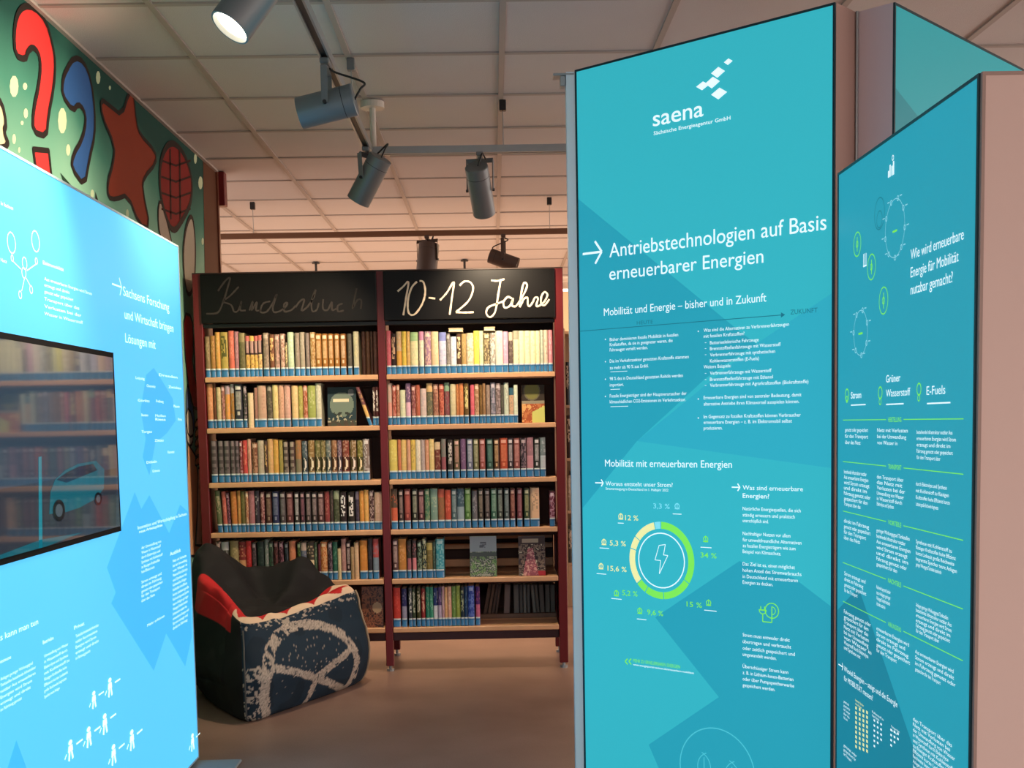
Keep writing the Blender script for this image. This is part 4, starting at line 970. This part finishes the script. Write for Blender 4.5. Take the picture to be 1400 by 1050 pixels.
for dx in (0, 5):
    u, z = A.uv(855+dx, 904); k = A.mpp(856, 904); A.lineuv(mb, (u, z), (u+4*k, z+4*k), .8*k); A.lineuv(mb, (u, z), (u+4*k, z-4*k), .8*k, .0013)
mb.build('chevron', g_A, A.root)
text(A, 'MEHR ZU ERNEUERBAREN ENERGIEN', 866, 905, 930, 4.6, g_A, 'link_lettering', .03)
text(A, 'www.energieportal-sachsen.de/erneuerbare-mobilitaet', 866, 909.5, 949, 2.6, w_A, 'link_lettering', .02)
mb = MB(); u, z = A.uv(980, 1054); k = A.mpp(980, 1054); A.ring(mb, (u, z), 60*k, 1.6*k, n=60)
for (dx, dz, r_) in ((-20, 2, 22), (24, -4, 24)):
    c1 = (u+dx*k, z+dz*k); A.ring(mb, (c1[0]-r_*.5*k, c1[1]), r_*k, 1.3*k, 20, 160, n=18, o=.0013); A.ring(mb, (c1[0]+r_*.5*k, c1[1]), r_*k, 1.3*k, 200, 340, n=18, o=.0014); A.lineuv(mb, (c1[0], c1[1]-30*k), (c1[0], c1[1]+14*k), .7*k)
mb.build('round_emblem', ol_A, A.root)

# print C
FILL = 'Aus erneuerbaren Energien wird Strom erzeugt und direkt im Fahrzeug genutzt oder gespeichert für den Transport über das Netz mit Verlusten bei der Umwandlung von Wasser in Wasserstoff durch Elektrolyse und Synthese mit Kohlenstoff zu flüssigen Kraftstoffen hohe Effizienz kurze Ladezeit große Reichweite begrenzte Speicher teure Anlagen geringer Wirkungsgrad Tankstellen bestehende Infrastruktur nutzbar'.split()
rf = random.Random(21)
def block(P, x0, y0, x1, n, sp, cap, m, last=.6, part='paragraph', wpl=3):
    k = rf.randrange(len(FILL))
    u0_, z0 = P.uv(x0, y0); zs = P.uv(x0, y0+sp*(n-1))[1] if n > 1 else z0
    for i in range(n):
        st = ' '.join(FILL[(k+i*wpl+j) % len(FILL)] for j in range(wpl)); fr = last if i == n-1 and n > 1 else rf.uniform(.82, 1)
        text(P, st, x0, y0+sp*i, x0+(x1-x0)*fr, cap, m, part, .015)
for st, x0, y0, x1 in [('Wie wird erneuerbare', 1245.7, 355, 1318), ('Energie für Mobilität', 1245.7, 379.5, 1311), ('nutzbar gemacht?', 1245.7, 403, 1303)]:
    text(Cp, st, x0, y0, x1, 14, w_A, 'headline', .01)
text(Cp, 'Strom', 1164, 545, 1178, 9, w_A, 'subheading', .02); text(Cp, 'Grüner', 1212, 523, 1231.5, 10, w_A, 'subheading', .02); text(Cp, 'Wasserstoff', 1212, 542.5, 1245, 10, w_A, 'subheading', .02); text(Cp, 'E-Fuels', 1267.5, 540, 1293, 12, w_A, 'subheading', .015)
mb = MB()
for x0_, x1_, y in [(1164, 1184, 554), (1212, 1236, 553), (1268, 1300, 551.8)]:
    u, z = Cp.uv(x0_, y); Cp.lineuv(mb, (u, z), (Cp.uv(x1_, y)[0], z), .0016)
mb.build('underline', w_A, Cp.root)
for lab, ya in [('HERSTELLUNG', 574.3), ('TRANSPORT', 631), ('VORTEILE', 698.6), ('NACHTEILE', 769), ('WIRKUNGSGRAD', 822)]:
    mb = MB(); u, z = Cp.uv(1153, ya)
    ul = Cp.uv(1212, ya)[0]; ur = Cp.uv(1236, ya)[0]; ue = Cp.uv(1318, ya)[0]
    Cp.lineuv(mb, (u, z), (ul, z), .0010); Cp.lineuv(mb, (ur, z), (ue, z), .0010); mb.build('dividing_line', g_A, Cp.root)
    # baseline slightly below the line
    u5 = Cp.uv(1215, ya)[0]; TXT.append((Cp, lab, None, (u5, z-.006), (Cp.uv(1233, ya)[0]), .012, g_A, 'section_lettering', .03, .0014))
for b_ in [(1156,590,1191,3,8.4),(1200,590.5,1246,3,8.4),(1254,593,1308,5,8.6),(1154.5,647,1192,7,7.3),(1199.5,654,1238,6,7.4),(1253,663.6,1304,4,9.2),(1154.5,714,1191,4,7.6),(1199,727,1246,7,7.7),(1253,742.5,1311,5,7.8),
           (1155,786,1185,4,7.6),(1199,804.6,1219,4,7.6),(1253,829,1306,6,7.0),(1154.5,838,1192,8,7.0),(1199,861,1245,5,7.4),(1252,892.7,1310,4,8.0),(1249,985,1307,12,7.2)]:
    block(Cp, *b_, cap=5.2, m=w_A, wpl=3 if b_[2]-b_[0] < 50 else 4)
arrow(Cp, 1147, 908, 1153, 1.6, 5, w_A)
text(Cp, 'Wieviel Energien – steigt und die Energie', 1154.5, 917, 1228, 7.2, w_A, 'subheading', .03); text(Cp, 'für MOBILITÄT messen?', 1154.5, 930, 1194, 7.2, w_A, 'subheading', .03)
mb = MB(); mb2 = MB()
for i in range(4):
    for j in range(9):
        u, z = Cp.uv(1171+i*5, 968+j*6.6+i*2.0); k = Cp.mpp(1175, 990)
        Cp.polyuv(mb, [(u-3.4*k, z-2*k), (u+3.4*k, z-2*k), (u+3.4*k, z+2*k), (u-3.4*k, z+2*k)], .0013)
mb.build('chart_blocks', y_A, Cp.root)
for i, nj in ((0, 6), (1, 5), (2, 4), (5, 4), (6, 3), (7, 2)):
    for j in range(nj):
        u, z = Cp.uv(1196+i*4.6, 985+j*7+i*2.6); k = Cp.mpp(1195, 990)
        Cp.polyuv(mb2, [(u-3*k, z-1.4*k), (u+3*k, z-1.4*k), (u+3*k, z+1.4*k), (u-3*k, z+1.4*k)], .0013)
mb2.build('chart_blocks', w_A, Cp.root)
block(Cp, 1154, 960, 1163, 5, 5.5, 3.6, w_A, wpl=2); block(Cp, 1170, 958, 1184, 2, 5, 3.2, y_A, wpl=2); block(Cp, 1193, 974, 1209, 2, 5, 3.2, w_A, wpl=2); block(Cp, 1219, 994, 1232, 2, 5, 3.2, w_A, wpl=2); block(Cp, 1154, 1020, 1172, 3, 6, 4, w_A, wpl=2)
def icons(P, x, y, r, m, n, nm, w=1.0, rays=True):
    u, z = P.uv(x, y); k = P.mpp(x, y); mb = MB(); P.ring(mb, (u, z), r*k, w*k, n=32)
    if rays:
        for i in range(n):
            t = 2*math.pi*i/n+.3; c = (u+math.sin(t)*r*1.0*k, z+math.cos(t)*r*k); q = 3.2*k
            P.ring(mb, c, 4.2*k, 1.6*k, n=8, o=.0014); d_ = 1 if math.sin(t) > 0 else -1
            P.lineuv(mb, (c[0]+d_*7*k, c[1]+2*k), (c[0]+d_*16*k, c[1]+2*k), .8*k)
    return mb.build(nm, m, P.root)
c_w = pm('print_soft_white', (150, 214, 226), .7)
icons(Cp, 1224, 312, 40, c_w, 9, 'icon_wheel'); icons(Cp, 1177, 455, 31, c_w, 7, 'icon_wheel')
icons(Cp, 1172.5, 334, 17, g_A, 0, 'icon_circle', 1.6, False); icons(Cp, 1192, 365, 18, g_A, 0, 'icon_circle', 1.6, False); icons(Cp, 1208.5, 411, 19, g_A, 0, 'icon_circle', 1.6, False)
icons(Cp, 1203, 292, 22, dk_A, 0, 'icon_circle', 1.2, False); icons(Cp, 1203, 300, 12, dk_A, 0, 'icon_circle', 1.2, False)
for x, y, g_ in [(1172.5, 334, 10), (1192, 365, 10), (1208.5, 411, 11)]:
    u, z = Cp.uv(x, y); k = Cp.mpp(x, y); mb = MB(); Cp.lineuv(mb, (u, z-g_*k), (u, z+g_*k), 1.1*k); Cp.ring(mb, (u, z), g_*.5*k, 1.6*k, n=10, o=.0014); mb.build('green_icon', g_A, Cp.root)
for x, y in [(1158.5, 540), (1204, 537), (1257, 532)]:
    u, z = Cp.uv(x, y); k = Cp.mpp(x, y); mb = MB(); Cp.ring(mb, (u, z), 9*k, 2*k, n=16); Cp.ring(mb, (u, z-12*k if x > 1200 else z-6*k), 5*k, 1.6*k, n=12, o=.0014); mb.build('green_icon', g_A, Cp.root)
for x, y, w_ in [(1224, 316, 8), (1177, 456, 8)]:
    u, z = Cp.uv(x, y); k = Cp.mpp(x, y); mb = MB(); Cp.lineuv(mb, (u-9*k, z), (u+9*k, z), 1.4*k); mb.build('green_icon', g_A, Cp.root)

mb = MB(); u, z = Cp.uv(1218.5, 241); k = Cp.mpp(1218, 240)
for dx, h_ in ((-9, 9), (-3, 16), (5, 13), (11, 18)): Cp.polyuv(mb, [(u+(dx-2.4)*k, z), (u+(dx+2.4)*k, z), (u+(dx+2.4)*k, z+h_*k), (u+(dx-2.4)*k, z+h_*k)], .0013)
Cp.ring(mb, (u+8*k, z+23*k), 4*k, 1.5*k, n=12)
u, z = Cp.uv(1183, 355)
for dx in (-6, 0, 6): Cp.lineuv(mb, (u+dx*k, z-9*k), (u+dx*k, z+9*k), 1.0*k, .0013)
Cp.lineuv(mb, (u-8*k, z-9*k), (u+8*k, z-9*k), 1.0*k); 
mb.build('city_icon', w_A, Cp.root)

# print D
mD2 = fabric('print_blue_shade', rgb(60, 180, 246), E_D)
D.poly([(184,673),(146,776),(158,810),(152,825),(210,917),(227,866),(253,911),(262,870),(258,700),(246,690),(231,729),(204,677),(193,696)], mD2)
D.poly([(200,512),(210,503),(218,515),(236,545),(240,575),(228,592),(212,606),(204,650),(195,625),(199,600),(192,560)], mD2)
D.poly([(10,1050),(22,1012),(36,1050)], mD2)
for st, x0, y0, x1 in [('Sachsens Forschung', 168, 404, 230), ('und Wirtschaft bringen', 170, 435.5, 236), ('Lösungen mit', 171, 468, 212)]:
    text(D, st, x0, y0, x1, 13, w_D, 'headline', .01)
arrow(D, 152.7, 388, 165.5, 2.2, 12, w_D)
text(D, 'Elektromobilität', 58, 361, 86, 5, w_D, 'subheading', .03)
for i, (y, x1) in enumerate([(383, 124), (391.5, 94), (400.5, 99), (410.5, 107), (420.5, 110), (430.5, 112)]):
    text(D, ' '.join(FILL[i*5:i*5+(5 if x1 > 115 else 3)]), 60, y, x1, 4.6, w_D, 'paragraph', .03)
text(D, 'Antriebe der Zukunft in Sachsen', -40, 262, 16, 5.5, w_D, 'paragraph', .03); text(D, 'Forschung und Netz', -28, 348, 8, 5, w_D, 'paragraph', .03)
mb = MB()
for x, y, r in [(15, 332, 15), (48, 330, 15), (33, 360, 9), (32, 373, 8), (16, 353, 5), (49, 357, 5), (27, 403, 6), (42, 396, 6)]:
    u, z = D.uv(x, y); k = D.mpp(x, y); D.ring(mb, (u, z), r*k, 1.8*k, n=20)
for a, b in [((17, 357), (28, 368)), ((49, 361), (36, 370)), ((33, 380), (29, 398)), ((35, 380), (41, 391))]:
    D.line(mb, a, b, 1.6)
mb.build('network_icon', w_D, D.root)
names = ['Leipzig', 'Dresden', 'Chemnitz', 'Zwickau', 'Görlitz', 'Freiberg', 'Plauen', 'Bautzen', 'Meißen', 'Riesa', 'Pirna', 'Torgau', 'Zittau', 'Kamenz', 'Döbeln', 'Grimma']
for st, (x0, y0, x1) in zip(names, [(185, 518, 197), (217, 514, 242), (200, 529, 212), (230, 530.5, 247), (188, 549, 204), (213, 550, 223), (237, 557, 245), (193, 569, 202), (212, 570, 226), (212, 575, 226), (243, 575, 248), (193, 592, 207), (211, 604, 223), (229, 620, 238), (200, 634, 214), (208, 646, 218)]):
    text(D, st, x0, y0, x1, 3.6, w_D, 'map_lettering', .03)
text(D, 'Innovation und Wertschöpfung in Sachsen:', 188, 724, 256, 5, w_D, 'subheading', .03); text(D, 'neue Arbeitsplätze', 190, 729, 222, 4, w_D, 'subheading', .03)
block(D, 193, 751, 223, 6, 6.6, 4, w_D); block(D, 193, 798, 224, 5, 6.4, 4, w_D)
text(D, 'Ausblick', 232, 760, 247, 5, w_D, 'subheading', .03); block(D, 236, 769, 258.5, 15, 6.6, 4, w_D, .9)
text(D, 'Mehr erfahren', 201, 857, 225, 3.8, w_D, 'link_lettering', .02)
text(D, 'Was kann man tun', -14, 882, 53, 9, w_D, 'headline', .02)
text(D, 'Kommune', -6, 910, 15, 5, w_D, 'subheading', .03); text(D, 'Betriebe', 58, 881, 73, 5, w_D, 'subheading', .03); text(D, 'Privat', 101, 861, 115, 5, w_D, 'subheading', .03)
block(D, 0, 931, 50, 6, 8.4, 4.4, w_D); block(D, 60, 899, 96, 8, 8.0, 4.2, w_D); block(D, 103, 872, 137, 5, 7.6, 4.2, w_D)
def person_icon(x, y, h):
    u, z = D.uv(x, y); k = D.mpp(x, y)*h/20; mb = MB(); wd = 2.0
    D.polyuv(mb, [(u+wd*3*k*math.sin(t*.785), z+(8.5+2.8*math.cos(t*.785))*k) for t in range(8)], .0015)
    D.polyuv(mb, [(u-wd*4*k, z-1*k), (u+wd*3.5*k, z-1*k), (u+wd*3*k, z+5.5*k), (u-wd*3*k, z+5.5*k)], .0014)
    for sg_ in (-1, 1): D.lineuv(mb, (u+sg_*wd*1.5*k, z-1*k), (u+sg_*wd*3*k, z-10*k), wd*1.1*k)
    D.lineuv(mb, (u+wd*9*k, z+2*k), (u+wd*19*k, z+2*k), .9*k); D.lineuv(mb, (u-wd*9*k, z-5*k), (u-wd*6*k, z-1*k), .9*k)
    mb.build('person_icon', w_D, D.root)
for x, y, h in [(96, 1026, 26), (121, 1008, 26), (143, 990, 26), (128, 957, 22), (150, 940, 24), (155, 1032, 26), (180, 1012, 26), (263, 1015, 22)]: person_icon(x, y, h)
# screen in panel D
u1_, zt1 = D.uv(157, 483); zb1 = D.uv(160, 727)[1]; ut = D.uv(-160, 500)[0]
u1_ = D.uv(158.5, 600)[0]
m_bez = mat('screen_bezel', rgb(12, 13, 16), .7, spec=.15)
m_scr = mat('screen_glass', rgb(26, 44, 58), .06, emit=.42, ecol=rgb(74, 92, 112), spec=.6, coat=.35)
ua = max(.1, ut)
mb = MB(); D.slab(mb, ua, u1_, zb1, zt1, .004, -.02); scr = mb.build('screen_bezel', m_bez, D.root)
mb = MB(); e = .016; D.slab(mb, ua+e, u1_-e, zb1+e, zt1-e, .0055, .002); mb.build('screen', m_scr, D.root)
def scr_poly(pts, col, em, nm, o=.0062):
    q = [D.uv(*p) for p in pts]; q = [(min(max(u, ua+e), u1_-e), min(max(z, zb1+e), zt1-e)) for u, z in q]
    mb = MB(); D.polyuv(mb, q, o); mb.build(nm, mat('screen_%02x%02x%02x' % tuple(col), tuple(c*.3 for c in rgb(*col)), .06, emit=em*1.15, ecol=rgb(*col), spec=.6, coat=.35), D.root)
scr_poly([(-120, 690), (157, 640), (157, 740), (-120, 800)], (72, 84, 100), .25, 'screen_picture', .0058)
scr_poly([(49.5, 625), (53.5, 624), (55, 752), (50, 753)], (30, 150, 170), .5, 'screen_picture')
scr_poly([(-20, 765), (52, 738), (110, 728), (60, 748), (-20, 780)], (30, 120, 140), .4, 'screen_picture')
scr_poly([(64, 703), (66, 672), (72, 656), (86, 643), (104, 634), (128, 630), (140, 642), (139, 668), (128, 682), (106, 694), (88, 700)], (28, 106, 124), .55, 'screen_picture')
scr_poly([(74, 656), (88, 646), (104, 638), (124, 634), (130, 643), (110, 651), (88, 660)], (34, 60, 84), .34, 'screen_picture', .0066)
for (x, y, a, b) in ((77, 698, 8.5, 15), (131, 682, 5, 9)):
    scr_poly([(x+a*math.cos(t*math.pi/8), y+b*math.sin(t*math.pi/8)) for t in range(16)], (26, 34, 44), .3, 'screen_picture', .0070)
    scr_poly([(x+a*.6*math.cos(t*math.pi/6), y+b*.6*math.sin(t*math.pi/6)) for t in range(12)], (96, 116, 130), .3, 'screen_picture', .0074)

# build the queued lettering: text curves turned into meshes, joined per part name and panel
tmp = []; dg = None
for q in TXT:
    cu_ = bpy.data.curves.new('t', 'FONT'); cu_.body = q[1]; cu_.size = 1; cu_.resolution_u = 2 if (q[5] < 9) else 5; cu_.offset = 0 if ('M' in q[1] or 'W' in q[1] or q[8] < .02) else .006
    ob = bpy.data.objects.new('t', cu_); C.objects.link(ob); tmp.append(ob)
bpy.context.view_layer.update(); dg = bpy.context.evaluated_depsgraph_get()
acc_ = {}; STUFF = ('paragraph', 'map_lettering')
for q, ob in zip(TXT, tmp):
    P, st, x0, y0, x1, cap, m_, part, bold, oo = q
    me = ob.evaluated_get(dg).to_mesh()
    co = [v.co.copy() for v in me.vertices]
    if not co: continue
    mx = max(c.x for c in co); mn = min(c.x for c in co)
    if x0 is None:
        u0_, z0 = y0; u1t = x1; caph = cap
    else:
        u0_, z0 = P.uv(x0, y0); u1t = P.uv(x1, y0)[0]
        caph = abs(P.uv(x0, y0-cap)[1]-z0)
    sxx = (u1t-u0_)/(mx-mn); sz = caph/.70
    mb = acc_.setdefault((id(P), part, m_.name) if part in STUFF else (id(P), part, len(acc_)), (P, part, m_, MB()))[3]
    mb.add([P.pt(u0_+(c.x-mn)*sxx, z0+c.y*sz, oo) for c in co], [tuple(p.vertices) for p in me.polygons])
    ob.evaluated_get(dg).to_mesh_clear()
for P, part, m_, mb in acc_.values():
    o = mb.build(part, m_, P.root)
    if part in STUFF: o['kind'] = 'stuff'
for ob in tmp:
    d = ob.data; bpy.data.objects.remove(ob); bpy.data.curves.remove(d)

# ---------------------------------------------------------------- tracks and spotlights
ZT = 2.56; XT = -.556; YT = 5.80
def track(name, a, b, label, m_=m_alu):
    a, b = Vector(a), Vector(b); t = thing(name, tuple((a+b)/2), label, 'light track')
    d = (b-a).normalized(); n_ = Vector((-d.y, d.x, 0))
    mb = MB(); w_, h_ = .018, .034
    def bar(o0, o1, z0, z1, mb):
        vs = [a+n_*o0, b+n_*o0, b+n_*o1, a+n_*o1]; vs = [v+Vector((0, 0, z0)) for v in vs]+[v+Vector((0, 0, z1)) for v in vs]
        mb.add(vs, [(3,2,1,0),(4,5,6,7),(0,1,5,4),(1,2,6,5),(2,3,7,6),(3,0,4,7)])
    bar(-w_, w_, .012, h_, mb); bar(-w_, -w_+.007, 0, .012, mb); bar(w_-.007, w_, 0, .012, mb); mb.build('rail', m_, t)
    mb = MB(); bar(-w_+.007, w_-.007, .006, .0119, mb); mb.build('slot', m_dark, t)
    return t
t1 = track('light_track', (XT, 2.0, ZT), (XT, YT+.02, ZT), 'long aluminium light track running away from the camera at upper left')
t2 = track('light_track', (XT+.019, YT, ZT), (2.4, YT, ZT), 'aluminium light track crossing above the bookcase front')
t3 = track('light_track', (-3.8, 8.27, ZT), (3.2, 8.27, ZT), 'distant brown looking light track behind the bookcase top', mat('warm_lit_alu', rgb(120, 84, 62), .5, metal=.3))  # silver rail coloured brown to paint the warm light on it
def hanger(t, x, y, m_=m_dark, box=True):
    MB().tube([(x, y, ZT+.034), (x, y, HC-.03)], .0022, 6).build('hanging_wire', m_alu, t)
    if box: MB().bbox((x-.016, y-.016, HC-.055), (x+.016, y+.016, HC-.006), .003).build('ceiling_anchor', m_, t)
hanger(t1, XT, 5.12, m_grey); hanger(t1, XT, 3.2, m_grey); hanger(t2, .07, 5.72+.08, m_dark)
for xx in (-1.58, .40): hanger(t3, xx, 8.27)
mb = MB().tube([(XT+.02, YT, ZT+.034), (XT+.02, YT, HC-.02)], .014, 12); mb.build('supply_tube', mat('white_plastic', rgb(206, 200, 190), .5), t2)
MB().tube([(XT+.02, YT, HC-.035), (XT+.02, YT, HC-.006)], .055, 24).build('ceiling_rose', MATS['white_plastic'], t2)
for xx, yy, lb in ((-1.60, 11.3, 'left'), (-.24, 11.3, 'right')):
    t = thing('ceiling_anchor', (xx, yy, HC-.09), 'tiny dark ceiling hook far behind the %s half of the chalkboard sign' % lb, 'hook')
    MB().tube([(xx, yy, HC-.006), (xx, yy, HC-.02)], .035, 10).build('plate', m_dark, t); MB().tube([(xx, yy, HC-.02), (xx, yy, HC-.11)], .011, 8).build('stem', m_dark, t)

def spot(adapter, aim, length, rad, label, lit=False, m_=m_grey, off=(0, 0, 0), glow=None, side=None, drop=.135):
    ad = Vector(adapter); aim = Vector(aim).normalized(); c = ad+Vector((0, 0, -drop))+Vector(off)
    t = thing('track_spotlight', tuple(ad), label, 'spotlight', 'track spotlights')
    # head: hollow cylinder
    a = c-aim*length*.5; b = c+aim*length*.5
    mb = MB(); n = 32
    z = aim; x_ = (Vector((0, 0, 1)) if abs(z.z) < .9 else Vector((0, 1, 0))).cross(z).normalized(); y_ = z.cross(x_)
    prof = [(0, -.5, 0), (rad*.93, -.5, 1), (rad, -.485, 1), (rad, .49, 1), (rad*.985, .5, 1), (rad*.90, .5, 1), (rad*.86, .44, 1)]
    vs = []; fs = []
    for r, l, _ in prof:
        for k in range(n): th = 2*math.pi*k/n; vs.append(c+z*length*l+(x_*math.cos(th)+y_*math.sin(th))*r)
    for i in range(len(prof)-1):
        for k in range(n): fs.append((i*n+k, i*n+(k+1) % n, (i+1)*n+(k+1) % n, (i+1)*n+k))
    mb.add(vs, fs); hd = mb.build('lamp_head', m_, t)
    for p in hd.data.polygons: p.use_smooth = True
    try:
        hd.data.set_sharp_from_angle(angle=math.radians(35))
    except Exception: pass
    mb = MB(); vs = [c+z*length*.445+(x_*math.cos(2*math.pi*k/n)+y_*math.sin(2*math.pi*k/n))*rad*.87 for k in range(n)]
    mb.add(vs, [tuple(range(n))])
    mb.build('lens', mat('lamp_glow', (1, .9, .72), .4, emit=9, ecol=(1, .86, .62)) if lit else mat('lens_lit_dim', (.9, .8, .6), .2, emit=1.5, ecol=(1, .8, .55)), t)
    # cooling ring groove
    mb = MB(); mb.tube([c-z*length*.30-z*.001, c-z*length*.30+z*.001], rad*1.012, 32); mb.build('groove_ring', m_dark, t)
    # adapter, yoke
    MB().bbox((ad.x-.016, ad.y-.045, ad.z-.020), (ad.x+.016, ad.y+.045, ad.z-.0005), .003).build('track_adapter', m_, t)
    sd = side if side is not None else aim.cross(Vector((0, 0, 1)))
    sd = Vector(sd).normalized(); top = ad+Vector((0, 0, -.035))
    q = Vector((off[0], off[1], 0))
    mb = MB(); hw = rad+.008
    pts = [c+sd*hw, top+q*.5+sd*hw, top+q*.5-sd*hw, c-sd*hw]
    for i in range(3):
        p0, p1 = pts[i], pts[i+1]; d = (p1-p0).normalized(); s1 = d.cross(aim if abs(d.dot(aim)) < .9 else Vector((0, 1, 0))).normalized(); s2 = d.cross(s1)
        A_ = []
        for e_ in (p0-d*.003, p1+d*.003):
            A_ += [e_+s1*.002+s2*.011, e_-s1*.002+s2*.011, e_-s1*.002-s2*.011, e_+s1*.002-s2*.011]
        mb.add(A_, [(0,1,2,3),(7,6,5,4),(0,4,5,1),(1,5,6,2),(2,6,7,3),(3,7,4,0)])
    mb.build('yoke', m_, t)
    MB().tube([ad+Vector((0, 0, -.018)), top+q*.5], .009, 10).build('stem', m_, t)
    mb = MB(); mb.tube([c+sd*(hw-.004), c+sd*(hw+.006)], .007, 10); mb.tube([c-sd*(hw-.004), c-sd*(hw+.006)], .007, 10); mb.build('pivot_screw', m_dark, t)
    pts = [ad+Vector((.01, .02, -.02)), ad+Vector((.03, .02, -.035)), a+Vector((.03, .01, .06)), a+Vector((.02, 0, .035)), a+aim*.006+Vector((.004, 0, 0))]
    P4 = smooth_line(pts, 6)
    MB().tube(P4, .004, 8).build('cable', m_dark, t, True)
    if glow:
        spotlamp('spot_beam', tuple(b+aim*.004), tuple(aim), *glow)
    return t
warm = (1.0, .80, .56)
# S1 near, lit
s1 = onY(395, -60, 3.4); 
spot((XT, 3.30, ZT), (-.50, -.30, -.80), .24, .056, 'nearest track spotlight with its lens glowing, cut off by the top edge', True, off=(-.05, 0, .01), glow=(90, warm, 90, .8))
spot((XT, 4.32, ZT), (-1.0, .05, -.22), .20, .054, 'grey track spotlight lying horizontally, second along the long track', glow=(70, warm, 100, .8), side=(0, 1, 0), off=(.0, 0, 0), drop=.155)
spot((XT, 5.66, ZT), (-.52, .30, -.82), .225, .055, 'grey track spotlight tilted down left at the corner of the tracks', glow=(88, warm, 104, .9), off=(.01, 0, 0), drop=.14)
xs4 = onY(656, 222, YT).x
spot((xs4, YT, ZT), (.13, .62, -.76), .245, .054, 'grey track spotlight hanging upright above the 10-12 Jahre sign', glow=(66, warm, 96, .8), drop=.17)
xs5 = onY(584, 330, 8.27).x
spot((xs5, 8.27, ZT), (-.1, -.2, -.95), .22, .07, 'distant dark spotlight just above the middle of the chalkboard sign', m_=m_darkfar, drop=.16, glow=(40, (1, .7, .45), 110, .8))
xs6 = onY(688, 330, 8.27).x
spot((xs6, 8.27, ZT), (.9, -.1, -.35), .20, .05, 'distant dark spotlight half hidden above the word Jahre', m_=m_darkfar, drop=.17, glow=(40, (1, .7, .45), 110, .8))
